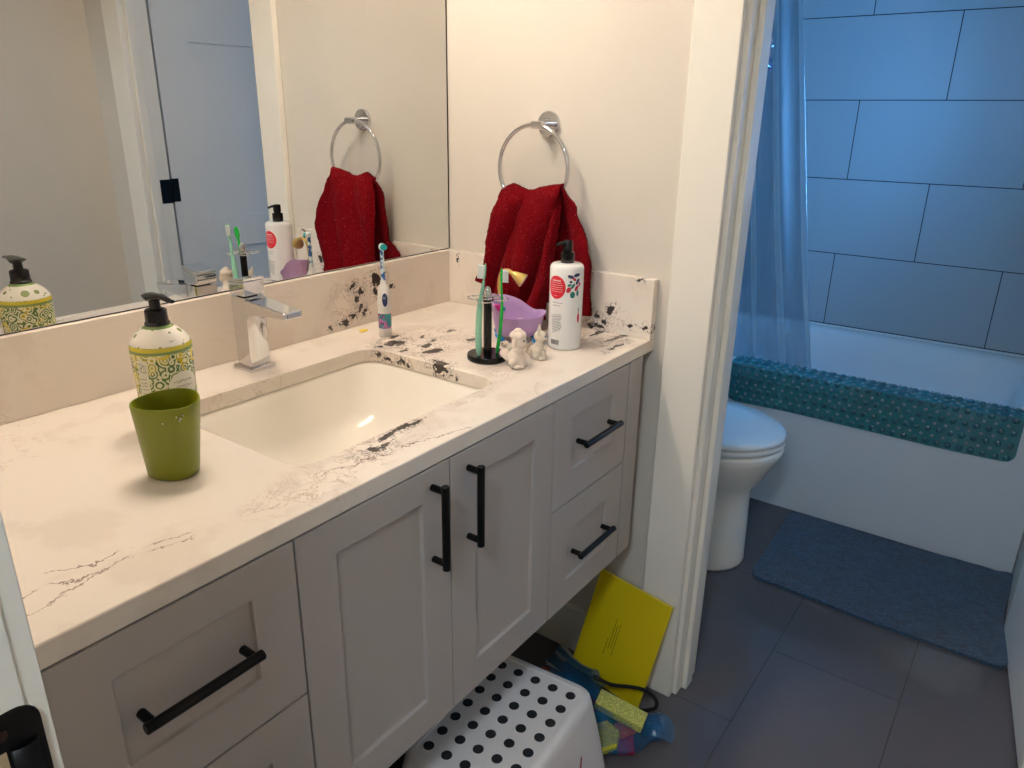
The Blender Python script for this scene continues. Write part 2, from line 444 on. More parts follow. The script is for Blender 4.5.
# ================================================================== THE ROOM
LX = -1.2612           # face of the wall with the entry door
YR = -1.592           # wall opposite the mirror
CZ = 2.32
Z = .86               # top of the counter
def struct(name, bm, m, parent=None, **kw):
    o = link(name, bm, m, parent, **kw)
    if parent is None: o['kind'] = 'structure'
    return o
X1, TH, TY0, TZ0 = 1.815, .2892, -.4917+.2892, .4993
struct('floor', B(((-2.6, -2.6, -.05), (1.95, .25, 0))), floor_mat(), smooth=False)
struct('ceiling', B(((-2.6, -2.6, CZ), (1.95, .25, CZ+.05))), CEIL, smooth=False)
struct('wall_back', B(((-1.4, 0, 0), (.11, .1, CZ))), PAINT, smooth=False)
# wall with the toilet room door: pieces round the opening
JY0, JY1, HZ = -.695, -1.36, 1.985
struct('wall_right', B(((0, JY0+.018, 0), (.085, 0, CZ)), ((0, JY1-.018, HZ+.018), (.085, JY0+.018, CZ)), ((0, YR, 0), (.085, JY1-.018, CZ))), PAINT, smooth=False)
struct('wall_front', B(((-1.4, YR-.1, 0), (.11, YR, CZ))), PAINT, smooth=False)
# entry wall, with the doorway the photographer stands in
EY0, EY1 = -.78, -1.52
struct('wall_left', B(((LX-.12, EY0+.018, 0), (LX, 0, CZ)), ((LX-.12, EY1-.018, HZ+.018), (LX, EY0+.018, CZ)), ((LX-.12, YR, 0), (LX, EY1-.018, CZ))), PAINT, smooth=False)
# toilet room
struct('wall_toilet_side', B(((.085, .1, 0), (1.1, .2, CZ))), PAINT, smooth=False)
struct('wall_tub_side', B(((1.1, .1, 0), (X1+.1, .2, CZ))), PAINT, smooth=False)
tw = struct('wall_tile', B(((X1, -1.308, 0), (X1+.1, .1, CZ))), wall_tile_mat(TY0, TZ0, TH), smooth=False)
struct('wall_door_side', B(((.085, -1.54, 0), (.775, -1.44, CZ)), ((.765, -1.42, 0), (.86, -1.308, CZ)), ((1.38, -1.42, 0), (X1+.1, -1.308, CZ)), ((.86, -1.42, 0), (1.38, -1.308, 1.02)), ((.86, -1.42, 1.66), (1.38, -1.308, CZ)), ((.765, -1.54, 0), (.775, -1.42, CZ))), PAINT, smooth=False)
# hallway behind the camera
struct('wall_hall', B(((-2.62, -2.6, 0), (-2.52, .25, CZ)), ((-2.6, .15, 0), (LX-.12, .25, CZ)), ((-2.6, -2.7, 0), (-1.3, -2.6, CZ)), ((-1.4, -2.6, 0), (-1.3, YR-.1, CZ))), PAINT, smooth=False)
# window at the right-hand end of the tub
win = struct('window_1', B(((.86, -1.40, 1.02), (.89, -1.35, 1.66)), ((1.35, -1.40, 1.02), (1.38, -1.35, 1.66)), ((.89, -1.40, 1.02), (1.35, -1.35, 1.05)), ((.89, -1.40, 1.63), (1.35, -1.35, 1.66))), TRIM, bevel=.002)
link('pane', B(((.89, -1.377, 1.05), (1.35, -1.373, 1.63))), film_mat('window_glass', (235, 245, 250), .04, .02, .2), win, smooth=False)

# --- casings and jambs
def casing(name, x_face, dx, ya, yb, z1):
    """flat board with a small bead on its opening edge; dx = thickness direction"""
    bm = bmesh.new(); x0, x1 = sorted((x_face, x_face+dx)); y0, y1 = sorted((ya, yb))
    box(bm, (x0, y0, 0), (x1, y1, z1)); return link(name, bm, TRIM, None, bevel=.0025)
def S_(o): o['kind'] = 'structure'; return o
S_(casing('trim_1', 0, -.018, -.5945, -.6857, HZ+.07))
S_(casing('trim_2', 0, -.018, -1.3554, -1.448, HZ+.07))
S_(link('trim_3', B(((-.018, -1.3554, HZ-.005), (0, -.6857, HZ+.085))), TRIM, bevel=.0025))
# jamb boards with door stops (stepped profile seen at the foot of the casing)
def jamb(name, y, s):
    """s = -1: board faces -y (near side), +1: faces +y"""
    bm = bmesh.new()
    box(bm, *[tuple(q) for q in ((0, min(y, y-s*.018), 0), (.085, max(y, y-s*.018), HZ))])
    bm2 = (0.031, .068) if s < 0 else (.006, .036)
    box(bm, (bm2[0], min(y, y+s*.012), 0), (bm2[1], max(y, y+s*.012), HZ))
    return S_(link(name, bm, TRIM, bevel=.002))
jamb('trim_4', JY0, -1); jamb('trim_5', JY1, 1)
S_(link('trim_6', B(((0, JY1, HZ), (.085, JY0, HZ+.018)),), TRIM, bevel=.002))
S_(link('trim_7', B(((.085, -.7, 0), (.10, -.62, HZ+.07))), TRIM, bevel=.002))
# entry door jamb, right in front of the camera on the left
ej = S_(link('trim_8', B(((LX-.138, EY0, 0), (LX+.0, EY0+.018, HZ)), ((LX-.118, EY0-.0012, 0), (-1.2725, EY0, HZ))), TRIM, bevel=.002))
S_(link('trim_9', B(((LX-.138, EY1-.018, 0), (LX, EY1, HZ))), TRIM, bevel=.002))
# strike plate: curved lip, screw, latch hole
def strike():
    bm = bmesh.new(); y = EY0-.0003
    def pl(u, v): return
    prof = []
    x1, x0, z0, z1 = -1.2668, -1.334, .906, .979
    ring = rrect((x0+x1)/2, 0, 0, (x1-x0)/2, (z1-z0)/2, .013, 6)
    f = [(p[0], y-.0018, (z0+z1)/2+p[1]) for p in ring]; b = [(p[0], y, (z0+z1)/2+p[1]) for p in ring]
    loft(bm, [b, f])
    o = link('strike_plate', bm, BLACK, ej, bevel=.0008)
    bm = bmesh.new(); box(bm, (-1.303, y-.0021, .926), (-1.287, y-.0015, .955)); link('latch_hole', bm, mat('bare_wood', (172, 150, 118), .8), o, smooth=False)
    bm = bmesh.new(); tube(bm, [(-1.2875, y-.001, .9665), (-1.2875, y-.0032, .9665)], .0032, 14); link('screw', bm, mat('dark_screw', (70, 52, 48), .35, metal=.8), o)
    bm = bmesh.new(); grid(bm, lambda a, b_: (-1.2855+.015*a, y-.002-.0030*math.sin(PI*a), .918+.036*b_), 8, 1); link('lip', bm, BLACK, o, solid=.001)
strike()
# baseboards
S_(link('baseboard_right', B(((-.014, -.5945, 0), (0, -.014, .128))), TRIM, bevel=.003))
S_(link('baseboard_back', B(((LX, -.014, 0), (-.014, 0, .128))), TRIM, bevel=.003))
S_(link('baseboard_front', B(((LX, YR, 0), (0, YR+.014, .128))), TRIM, bevel=.003))
S_(link('baseboard_toilet', B(((.09, .086, 0), (1.07, .1, .128))), TRIM, bevel=.003))

# --- toilet room door, open against the wall, five recessed panels
def door():
    W_, T_, z0, z1 = .642, .033, .010, 1.972
    piv = Vector((.106, -1.3843, 0)); ang = math.radians(6.9)
    MT = Matrix.Translation(piv) @ Matrix.Rotation(ang, 4, 'Z')
    bm = bmesh.new(); Rr = [(.452, .214), (.806, .568), (1.160, .921), (1.514, 1.2745), (1.868, 1.630)]
    xs = [0, .118, W_-.118, W_]; zs = [z0]
    for t, b in Rr: zs += [b, t]
    zs.append(z1)
    for y, sgn in ((0, -1), (-T_, 1)):
        V = {}
        def v(i, j, d=0):
            key = (i, j, d)
            if key not in V: V[key] = bm.verts.new((xs[i], y+sgn*d, zs[j]))
            return V[key]
        for i in range(3):
            for j in range(len(zs)-1):
                if i == 1 and j % 2 == 1:
                    q = [(1, j), (2, j), (2, j+1), (1, j+1)]
                    bm.faces.new([v(a, b, .009) for a, b in q])
                    for k in range(4):
                        a, b = q[k], q[(k+1) % 4]
                        bm.faces.new((v(*a), v(*b), v(*b, .009), v(*a, .009)))
                else: bm.faces.new([v(i, j), v(i+1, j), v(i+1, j+1), v(i, j+1)])
    e = .0005
    box(bm, (0, -T_+e, z0), (.01, -e, z1)); box(bm, (W_-.01, -T_+e, z0), (W_, -e, z1)); box(bm, (0, -T_+e, z1-.01), (W_, -e, z1)); box(bm, (0, -T_+e, z0), (W_, -e, z0+.01))
    bmesh.ops.transform(bm, matrix=MT, verts=bm.verts)
    d = S_(link('door_1', bm, TRIMF, smooth=False))
    for zc in (1.026, .22, 1.78):
        bm = bmesh.new()
        tube(bm, [(.092, -1.377, zc-.042), (.092, -1.377, zc+.042)], .006, 12)
        box(bm, (.046, -1.3605, zc-.04), (.084, -1.3575, zc+.04)); box(bm, (.084, -1.372, zc-.04), (.0865, -1.358, zc+.04))
        b2 = bmesh.new(); box(b2, (.0, .0, zc-.04), (.022, .002, zc+.04)); box(b2, (-.002, -.02, zc-.04), (.0, .002, zc+.04)); bmesh.ops.transform(b2, matrix=MT, verts=b2.verts)
        me = bpy.data.meshes.new('x'); b2.to_mesh(me); b2.free(); bm.from_mesh(me); bpy.data.meshes.remove(me)
        link('hinge', bm, BLACK, d, smooth=False)
    bm = bmesh.new(); hx = W_-.055
    tube(bm, [(hx, 0, .93), (hx, .02, .93)], .026, 24); tube(bm, [(hx, .02, .93), (hx, .044, .93)], .009, 12)
    tube(bm, spline([(hx, .042, .93), (hx-.03, .044, .93), (hx-.09, .042, .93)]), .008, 12)
    bmesh.ops.transform(bm, matrix=MT, verts=bm.verts)
    link('door_handle', bm, BLACK, d)
door()

# ================================================================== TUB, MAT, CURTAIN
TX = 1.075            # apron face
def tub():
    t = thing('bathtub', 'white alcove bathtub below the blue tiled wall', 'bathtub', (1.44, -.62, 0))
    y0, y1 = -1.306, .098
    bm = bmesh.new()
    x0, x1, zt = TX+.006, X1-.004, .492
    cx, cy = (x0+x1)/2, (y0+y1)/2; hx, hy = (x1-x0)/2, (y1-y0)/2
    rings = [rrect(cx, cy, .02, hx, hy, .004), rrect(cx, cy, zt-.012, hx, hy, .004), rrect(cx, cy, zt-.002, hx-.003, hy-.003, .01), rrect(cx, cy, zt, hx-.012, hy-.01, .015),
             rrect(cx, cy, zt, hx-.070, hy-.07, .09), rrect(cx, cy, zt-.01, hx-.082, hy-.085, .10), rrect(cx, cy, zt-.08, hx-.10, hy-.11, .11), rrect(cx, cy, .20, hx-.13, hy-.17, .13), rrect(cx, cy, .145, hx-.18, hy-.25, .13), rrect(cx, cy, .13, hx-.25, hy-.35, .1)]
    loft(bm, rings, False, True)
    link('basin', bm, ACRYL, t, angle=60)
    # flange lip up the tiles
    link('tile_flange', B(((X1-.012, y0, zt-.01), (X1-.001, y1, TZ0-.002))), ACRYL, t, bevel=.002)
    bm = bmesh.new()
    box(bm, (TX-.001, y0, 0), (TX+.012, y1, zt-.02)); link('apron', bm, ACRYL, t, bevel=.003)
    bm = bmesh.new()
    loft(bm, [[(x, y, z) for x, z in ((TX-.004, zt-.032), (TX-.004, zt-.008), (TX+.002, zt-.001), (TX+.03, zt), (TX+.03, zt-.032))] for y in (y0, y1)])
    link('rim', bm, ACRYL, t, bevel=.002)
    bm = bmesh.new(); lathe(bm, cx, y1-.45, [(.03, .128), (.034, .133), (.02, .135), (.001, .135)], 24); link('drain', bm, CHROME, t)
tub()
def tub_mat():
    """vinyl suction mat folded over the rim"""
    m = film_mat('teal_translucent_vinyl', (44, 170, 178), .74, .2, .35)
    y0, y1 = -1.238, -.372; zt = .4975; xo = TX-.0085
    prof = [(1.172, zt-.027), (1.165, zt-.008), (1.152, zt+.001), (1.10, zt+.001), (xo+.004, zt-.001), (xo, zt-.008), (xo, .42), (xo, .358)]
    P = spline([(a, 0, b) for a, b in prof], 4)
    L = [0]
    for a, b in zip(P, P[1:]): L.append(L[-1]+(b-a).length)
    tot = L[-1]
    def at(s):
        s = max(0, min(tot, s)); i = 0
        while i < len(L)-2 and L[i+1] < s: i += 1
        f = (s-L[i])/max(1e-9, L[i+1]-L[i]); p = P[i].lerp(P[i+1], f); d = (P[i+1]-P[i]).normalized()
        return p, Vector((d.z, 0, -d.x))*1.0
    bm = bmesh.new(); R = .028
    N = 90; Mv = 30
    def yr(s, j):       # rounded corners at both ends of the hanging edge
        e = max(0, s-(tot-R)); e2 = max(0, R-s)
        c = R-math.sqrt(max(0, R*R-max(e, e2)**2))
        return y1-c if j else y0+c
    def f(a, b):
        s = tot*b; p, n = at(s); ya, yb = yr(s, 0), yr(s, 1); y = ya+(yb-ya)*a
        return (p.x+.0015*math.sin(y*19)*(b > .5), y, p.z+.002*math.sin(y*9+1)*(b > .75))
    grid(bm, f, N, Mv); bw = bm
    
    ny = 28; sp = (y1-y0-.04)/(ny-1); rows = 7
    for i in range(ny):
        y = y0+.02+sp*i
        for r in range(rows):
            s = .012+r*(tot-.026)/(rows-1)
            p, n = at(s); out = Vector((-abs(n.x), 0, abs(n.z)))
            if out.length: out.normalize()
            base = Vector((p.x, y, p.z))+out*.0015
            a = out.cross(Vector((0, 1, 0))).normalized(); b = Vector((0, 1, 0)); n_ = 10
            rings = [[tuple(base+out*h+(a*math.cos(2*PI*q/n_)+b*math.sin(2*PI*q/n_))*rr) for q in range(n_)] for rr, h in ((.0098, 0), (.0095, .002), (.0070, .0042), (.003, .0048))]
            loft(bm, rings, False, True, 2)
            if i < ny-1 and r < rows-1:
                p, n = at(s+(tot-.026)/(rows-1)/2); out = Vector((-abs(n.x), 0, abs(n.z))); out.normalize()
                base = Vector((p.x, y+sp/2, p.z))+out*.0015; a = out.cross(Vector((0, 1, 0))).normalized()
                loft(bw, [[tuple(base+out*h+(a*math.cos(2*PI*q/8)+b*math.sin(2*PI*q/8))*rr) for q in range(8)] for rr, h in ((.0048, 0), (.0042, .001), (.002, .0014))], False, True, 1)
    o = link('bath_mat', bm, [m, mat('pale_vinyl', (150, 186, 194), .2, trans=.2), film_mat('deep_teal_vinyl', (16, 132, 146), .85, .15, .4)], None, angle=50)
    tag(o, 'teal see-through vinyl tub mat with round bumps folded over the tub rim', 'bath mat')
tub_mat()

def curtain():
    t = thing('shower_curtain', 'clear plastic shower curtain gathered at the left end of the tub', 'shower curtain', (1.17, -.2, .4))
    z1, z0 = 1.93, .335
    def redge(z): return -.42-(1.64-z)*.158
    def f(a, b):
        z = z0+(z1-z0)*b; ye = redge(z); yl = .07
        y = yl+(ye-yl)*a
        amp = .016+.02*(1-b)*.4+.01*(1-a)
        amp *= .35+.65*smooth(b*2.2); x = 1.175+.060*(1-b) + amp*math.sin(2*PI*(7.5*a**.9+.15*math.sin(3*b))) + .008*math.sin(17*a+5*b)
        return (x, y, z)
    bm = bmesh.new(); grid(bm, f, 150, 24)
    link('curtain_sheet', bm, film_mat('clear_curtain_film', (156, 172, 186), .5, .5, .03), t)
    # hem along the bottom and side
    bm = bmesh.new(); tube(bm, [f(1, b/24) for b in range(25)], .0016, 6); tube(bm, [f(a/150, 0) for a in range(151)], .0014, 6)
    link('hem', bm, film_mat('curtain_hem_film', (200, 214, 226), .45, .15, .2), t)
    # crumpled blue film put in for the blue glint on the curtain
    bm = bmesh.new()
    def g(a, b):
        p = Vector((1.13, -.318-.044*a, 1.40+.145*b)); q = p
        q.x += .014*math.sin(9*a+4*b)*math.sin(11*b); q.y += .008*math.sin(14*b); return tuple(q)
    grid(bm, g, 16, 24); link('blue_glint_crumple', bm, film_mat('blue_plastic_film', (40, 110, 200), .55, .12, .5), t)
    for i in range(9):
        bm = bmesh.new(); y = .05-.055*i; pts = [(1.175+.0*math.cos(0), y, 1.935)]
        tube(bm, [(1.175+.018*math.cos(q*PI/8), y, 1.945+.018*math.sin(q*PI/8)) for q in range(16)], .002, 6, closed=True)
        link('hook', bm, CHROME, t)
    r = thing('curtain_rod', 'chrome rod carrying the clear shower curtain', 'curtain rod', (1.175, .1, 1.95))
    bm = bmesh.new(); tube(bm, [(1.175, .098, 1.95), (1.175, -1.306, 1.95)], .0125, 16); link('rod', bm, CHROME, r)
    for ya, yb in ((.0995, .09), (-1.3075, -1.298)):
        bm = bmesh.new(); tube(bm, [(1.175, ya, 1.95), (1.175, yb, 1.95)], .03, 20); link('flange', bm, CHROME, r)
curtain()

# ================================================================== TOILET
def toilet():
    t = thing('toilet', 'white elongated toilet with closed lid beside the bathtub', 'toilet', (.64, -.4, 0))
    cx = .64
    def egg(z, hw, yf, yb, n=40, cy=None, sq=0):
        cy = (yb-.22) if cy is None else cy; yf += .011
        out = []
        for i in range(n):
            a = 2*PI*i/n; c, s = math.cos(a), math.sin(a)
            y = cy+(s*(yb-cy) if s > 0 else s*(cy-yf))
            x = cx+hw*(abs(c)**(.8 if s > 0 else 1))*(1 if c > 0 else -1)
            out.append((x, y, z))
        return out
    bm = bmesh.new()
    loft(bm, [egg(0, .114, -.632, -.10, cy=-.50), egg(.012, .122, -.636, -.10, cy=-.50), egg(.03, .120, -.634, -.1, cy=-.5), egg(.14, .112, -.632, -.10, cy=-.50), egg(.215, .108, -.630, -.09, cy=-.48),
              egg(.26, .118, -.636, -.08, cy=-.46), egg(.30, .144, -.664, -.08, cy=-.46), egg(.345, .168, -.685, -.08, cy=-.46), egg(.375, .180, -.702, -.08, cy=-.46), egg(.395, .184, -.708, -.08, cy=-.46), egg(.403, .181, -.704, -.085, cy=-.46)])
    link('bowl', bm, CERAMIC, t, angle=70)
    bm = bmesh.new(); loft(bm, [egg(.405, .178, -.700, -.19, cy=-.46), egg(.408, .183, -.706, -.19, cy=-.46), egg(.420, .184, -.707, -.19, cy=-.46), egg(.4235, .180, -.703, -.192, cy=-.46)]); link('seat', bm, WPLAST, t, angle=70)
    bm = bmesh.new(); loft(bm, [egg(.426, .179, -.702, -.18, cy=-.46), egg(.429, .184, -.708, -.18, cy=-.46), egg(.440, .184, -.708, -.18, cy=-.46), egg(.446, .176, -.700, -.185, cy=-.46), egg(.4485, .13, -.63, -.21, cy=-.44), egg(.449, .04, -.5, -.3, cy=-.43)]); link('lid', bm, mat('glossy_toilet_lid', (236, 236, 236), .1, var=.005), t, angle=70)
    bm = bmesh.new(); loft(bm, [rrect(cx, -.0, .38, .19, .085, .03), rrect(cx, -.0, .40, .2, .09, .03), rrect(cx, 0, .70, .205, .092, .03)]); link('tank', bm, CERAMIC, t, angle=50)
    bm = bmesh.new(); loft(bm, [rrect(cx, -.0, .70, .212, .098, .03), rrect(cx, 0, .72, .215, .098, .03), rrect(cx, 0, .735, .205, .09, .03)]); link('tank_lid', bm, CERAMIC, t, angle=50)
    bm = bmesh.new(); lathe(bm, cx, 0, [(.02, .734), (.02, .739), (.017, .741), (.001, .741)], 20); link('flush_button', bm, CHROME, t)
    for xa in (cx-.09, cx+.05): bm = bmesh.new(); box(bm, (xa, -.205, .40), (xa+.04, -.175, .44)); link('seat_hinge', bm, WPLAST, t, bevel=.004)
toilet()

# ================================================================== BATH RUG
def rug():
    A = [Vector((1.050, -.652, 0)), Vector((.583, -.668, 0)), Vector((.565, -1.332, 0)), Vector((1.062, -1.318, 0))]
    bm = bmesh.new(); R = .03; N = 60
    W = .47
    def f(u, v):         # u along y, v across x (0 = near camera)
        # rounded corners at the near-left
        L = .655; s = u*L; c = 0
        e = max(0, R-s); e2 = max(0, s-(L-R)); cut = R-math.sqrt(max(0, R*R-max(e, e2)**2))
        vv = (cut/W)+(1-2*cut/W)*v
        a = A[1].lerp(A[2], u); b = A[0].lerp(A[3], u); p = a.lerp(b, vv)
        # the right end is wrinkled against the wall
        wr = max(0, (u-.93)/.07); p.y += .022*math.sin(PI*v)*wr**1.2
        z = .010+.010*wr*(.5+.5*math.sin(v*7+1)); p.x += .004*math.sin(9*u)
        return (p.x, p.y, z+.0008*math.sin(60*u)*math.sin(45*v))
    g = grid(bm, f, N, 44)
    # skirt down to the floor
    nu, nv = N, 44
    bd = [g[i][0] for i in range(nu+1)] + [g[nu][j] for j in range(1, nv+1)] + [g[i][nv] for i in range(nu-1, -1, -1)] + [g[0][j] for j in range(nv-1, 0, -1)]
    lo = [bm.verts.new((v.co.x, v.co.y, .0012)) for v in bd]
    for i in range(len(bd)):
        j = (i+1) % len(bd); bm.faces.new((bd[i], bd[j], lo[j], lo[i]))
    bm.faces.new(lo)
    o = link('bath_rug', bm, rug_mat(), angle=50)
    tag(o, 'dark blue plush rug lying on the floor along the tub', 'rug')
rug()

# ================================================================== VANITY
YF = -.5635
def vanity():
    t = thing('vanity_cabinet', 'grey floating vanity cabinet with two doors and four drawers', 'cabinet', (-.63, -.28, .382))
    zb, zt = .383, .8335
    link('cabinet_body', B(((-1.205, YF+.022, zb), (-.1027, -.002, zb+.016)), ((-1.205, YF+.022, zb+.016), (-1.19, -.002, zt-.0005)), ((-.118, YF+.022, zb+.016), (-.1027, -.002, zt-.0005)), ((-1.19, -.014, zb+.016), (-.118, -.002, zt-.0005)),
        ((-.936, YF+.03, zb+.016), (-.922, -.014, .66)), ((-.386, YF+.03, zb+.016), (-.372, -.014, .66)), ((-1.19, YF+.022, .70), (-.118, YF+.045, .72))), CABIN, t, smooth=False)
    link('filler_panel', B(((-.1003, YF+.0, zb), (-.0455, YF+.02, zt-.0005)), ((-.060, YF+.02, zb), (-.0455, -.002, zt-.0005))), CAB, t, bevel=.001)
    link('filler_panel', B(((LX+.0005, YF, zb), (-1.2075, YF+.02, zt-.0005))), CAB, t, bevel=.001)
    g = .0013
    def door(x0, x1, hx):
        d = link('door', shaker(x0+g, x1-g, zb, zt-.002, YF, .058, .048, .058), CAB, t, smooth=False, bevel=.0012)
        handle(d, [(hx, YF, .802), (hx, YF, .686)], 'v')
    def drawer(x0, x1, z0, z1, hz, rt_, rb):
        d = link('drawer', shaker(x0+g, x1-g, z0, z1, YF, .060, rt_, rb), CAB, t, smooth=False, bevel=.0012)
        c = (x0+x1)/2; handle(d, [(c-.058, YF, hz), (c+.058, YF, hz)], 'h')
    def handle(par, feet, ori):
        bm = bmesh.new(); P = .025
        a, b = Vector(feet[0]), Vector(feet[1]); d = (b-a).normalized(); o = Vector((0, -P, 0))
        tube(bm, [a+o-d*.009, b+o+d*.009], .0060, 14)
        for f in (a, b): tube(bm, [f+Vector((0, -.0002, 0)), f+o], .0052, 12)
        link('handle', bm, BLACK, par, bevel=.0008)
    xs = (-1.205, -.9286, -.6544, -.3780, -.1027)
    door(xs[1], xs[2], -.694); door(xs[2], xs[3], -.6145)
    for (a, b) in ((xs[0], xs[1]), (xs[3], xs[4])):
        drawer(a, b, .6165, zt-.002, .733, .046, .062); drawer(a, b, zb, .6135, .499, .062, .058)
vanity()

SX0, SX1, SY0, SY1 = -.842, -.410, -.470, -.147
def countertop():
    bl = []
    def c(x, y, rx, ry): bl.append((x, y, Z, rx, ry, .05))
    c(-.362, -.158, .020, .012); c(-.362, -.264, .0, .0)
    bl.pop()
    def r_(y, z, ry, rz): bl.append((SX1, y, z, .006, ry, rz))      # marks on the cut edge of the sink opening
    r_(-.178, .850, .012, .004); r_(-.200, .846, .014, .005); r_(-.232, .848, .012, .006); r_(-.246, .842, .008, .004); r_(-.335, .853, .013, .006); r_(-.358, .846, .010, .003); r_(-.372, .843, .004, .006)
    c(-.358, -.172, .021, .015); c(-.330, -.135, .018, .006); c(-.355, -.262, .022, .014); c(-.335, -.232, .013, .009); c(-.402, -.322, .010, .020)
    c(-.395, -.165, .010, .006); c(-.245, -.275, .012, .010); c(-.22, -.20, .008, .006); c(-.385, -.215, .010, .005); c(-.30, -.215, .014, .005)
    c(-.29, -.18, .012, .005); c(-.738, -.503, .020, .013); c(-.700, -.484, .022, .007); c(-.665, -.480, .018, .006); c(-.64, -.482, .012, .004); c(-.715, -.500, .008, .005)
    c(-.075, -.40, .045, .005); c(-.05, -.50, .04, .006); c(-.10, -.53, .03, .005); c(-.02, -.45, .05, .008)
    bands = [(-.33, -.19, Z, .17, .10, .06), (-.30, -.27, Z, .12, .06, .06), (-.75, -.50, Z, .17, .05, .06), (-.84, -.52, Z, .14, .05, .06), (-.54, -.475, Z, .15, .025, .05), (-.36, -.44, Z, .05, .05, .05), (-.07, -.47, Z, .10, .09, .05)]
    veins = [(-.668, -.155, -1.26, -.90), (-.735, -.235, -1.15, -.86), (-.30, .18, -1.22, -1.10), (-.655, -.175, -.86, -.60)]
    m = quartz('white_quartz_countertop', bl, bands, veins)
    bm = bmesh.new()
    hole = rrect((SX0+SX1)/2, (SY0+SY1)/2, Z, (SX1-SX0)/2, (SY1-SY0)/2, .04, 8)
    n = len(hole)
    def prism(poly_out, poly_in):
        pass
    x0, x1, y0, y1 = LX, 0.0, -.5635, 0.0
    # outer points matched to the hole ring so that quads bridge the two
    cx, cy = (SX0+SX1)/2, (SY0+SY1)/2
    vi = [bm.verts.new(p) for p in hole]; ed = [bm.edges.new((vi[i], vi[(i+1) % n])) for i in range(n)]
    vo = [bm.verts.new(p) for p in ((x0, y0, Z), (x1, y0, Z), (x1, y1, Z), (x0, y1, Z))]
    ed += [bm.edges.new((vo[i], vo[(i+1) % 4])) for i in range(4)]
    bmesh.ops.triangle_fill(bm, use_beauty=True, use_dissolve=False, edges=ed)
    for f in list(bm.faces):       # drop any triangles that filled the hole
        c_ = f.calc_center_median()
        if SX0+.001 < c_.x < SX1-.001 and SY0+.001 < c_.y < SY1-.001 and all((v in vi) for v in f.verts): bm.faces.remove(f)
    r = bmesh.ops.extrude_face_region(bm, geom=list(bm.faces))
    bmesh.ops.translate(bm, verts=[e for e in r['geom'] if isinstance(e, bmesh.types.BMVert)], vec=(0, 0, -.0262))
    o = link('countertop', bm, m, None, angle=30, bevel=.0018)
    tag(o, 'white quartz countertop with black and brown veining on the grey vanity', 'countertop')
    bl2 = []
    def d(x, z, rx, rz): bl2.append((x, -.02, z, rx, .05, rz))
    d(-.262, .950, .017, .014); d(-.262, .925, .009, .009); d(-.218, .935, .004, .007); d(-.330, .948, .010, .009); d(-.305, .93, .007, .008)
    d(-.318, .918, .007, .007); d(-.31, .90, .008, .006); d(-.335, .888, .012, .005); d(-.36, .877, .010, .005); d(-.395, .872, .006, .004); d(-.30, .885, .008, .005)
    b1 = link('backsplash', B(((LX, -.02, Z+.0004), (0, -.0005, Z+.126))), quartz('white_quartz_backsplash', bl2, [(-.33, -.02, .92, .09, .06, .06)], [], (240, 229, 217)), None, smooth=False, bevel=.001)
    tag(b1, 'long quartz backsplash with black splotches running under the mirror', 'backsplash')
    bl3 = []
    def e(y, z, ry, rz): bl3.append((-.02, y, z, .05, ry, rz))
    e(-.468, .909, .007, .008); e(-.425, .869, .012, .007); e(-.456, .884, .006, .005); e(-.442, .895, .006, .006); e(-.518, .882, .007, .005); e(-.555, .885, .008, .006); e(-.53, .981, .008, .003); e(-.415, .90, .008, .008)
    e(-.05, .968, .003, .007); e(-.445, .873, .012, .004)
    b2 = link('backsplash', B(((-.02, -.5635, Z+.0004), (-.0005, -.0205, Z+.1255))), quartz('white_quartz_side_splash', bl3, [(-.02, -.45, .89, .06, .08, .04)], [], (234, 224, 212)), None, smooth=False, bevel=.001)
    tag(b2, 'short quartz backsplash on the wall below the red towel', 'backsplash')
countertop()

def sink():
    t = thing('sink', 'white rectangular undermount sink set in the countertop', 'sink', ((SX0+SX1)/2, (SY0+SY1)/2, .70))
    cx, cy = (SX0+SX1)/2, (SY0+SY1)/2; hx, hy = (SX1-SX0)/2, (SY1-SY0)/2; zt = .8335
    bm = bmesh.new()
    R = [rrect(cx, cy, zt, hx+.02, hy+.02, .05, 8), rrect(cx, cy, zt, hx+.003, hy+.003, .043, 8), rrect(cx, cy, zt-.006, hx-.001, hy-.001, .045, 8), rrect(cx, cy, zt-.03, hx-.010, hy-.008, .05, 8),
         rrect(cx, cy, zt-.085, hx-.035, hy-.022, .06, 8), rrect(cx, cy, zt-.108, hx-.060, hy-.040, .07, 8), rrect(cx, cy, zt-.120, hx-.095, hy-.072, .07, 8), rrect(cx, cy-.0, zt-.127, hx-.15, hy-.11, .045, 8), rrect(cx, cy, zt-.131, .03, .03, .028, 8)]
    loft(bm, R, False, True)
    link('bowl', bm, CERAMIC, t, angle=80)
    bm = bmesh.new(); lathe(bm, cx, cy, [(.022, zt-.1305), (.024, zt-.128), (.018, zt-.127), (.014, zt-.124), (.001, zt-.124)], 24); link('drain', bm, CHROME, t)
sink()

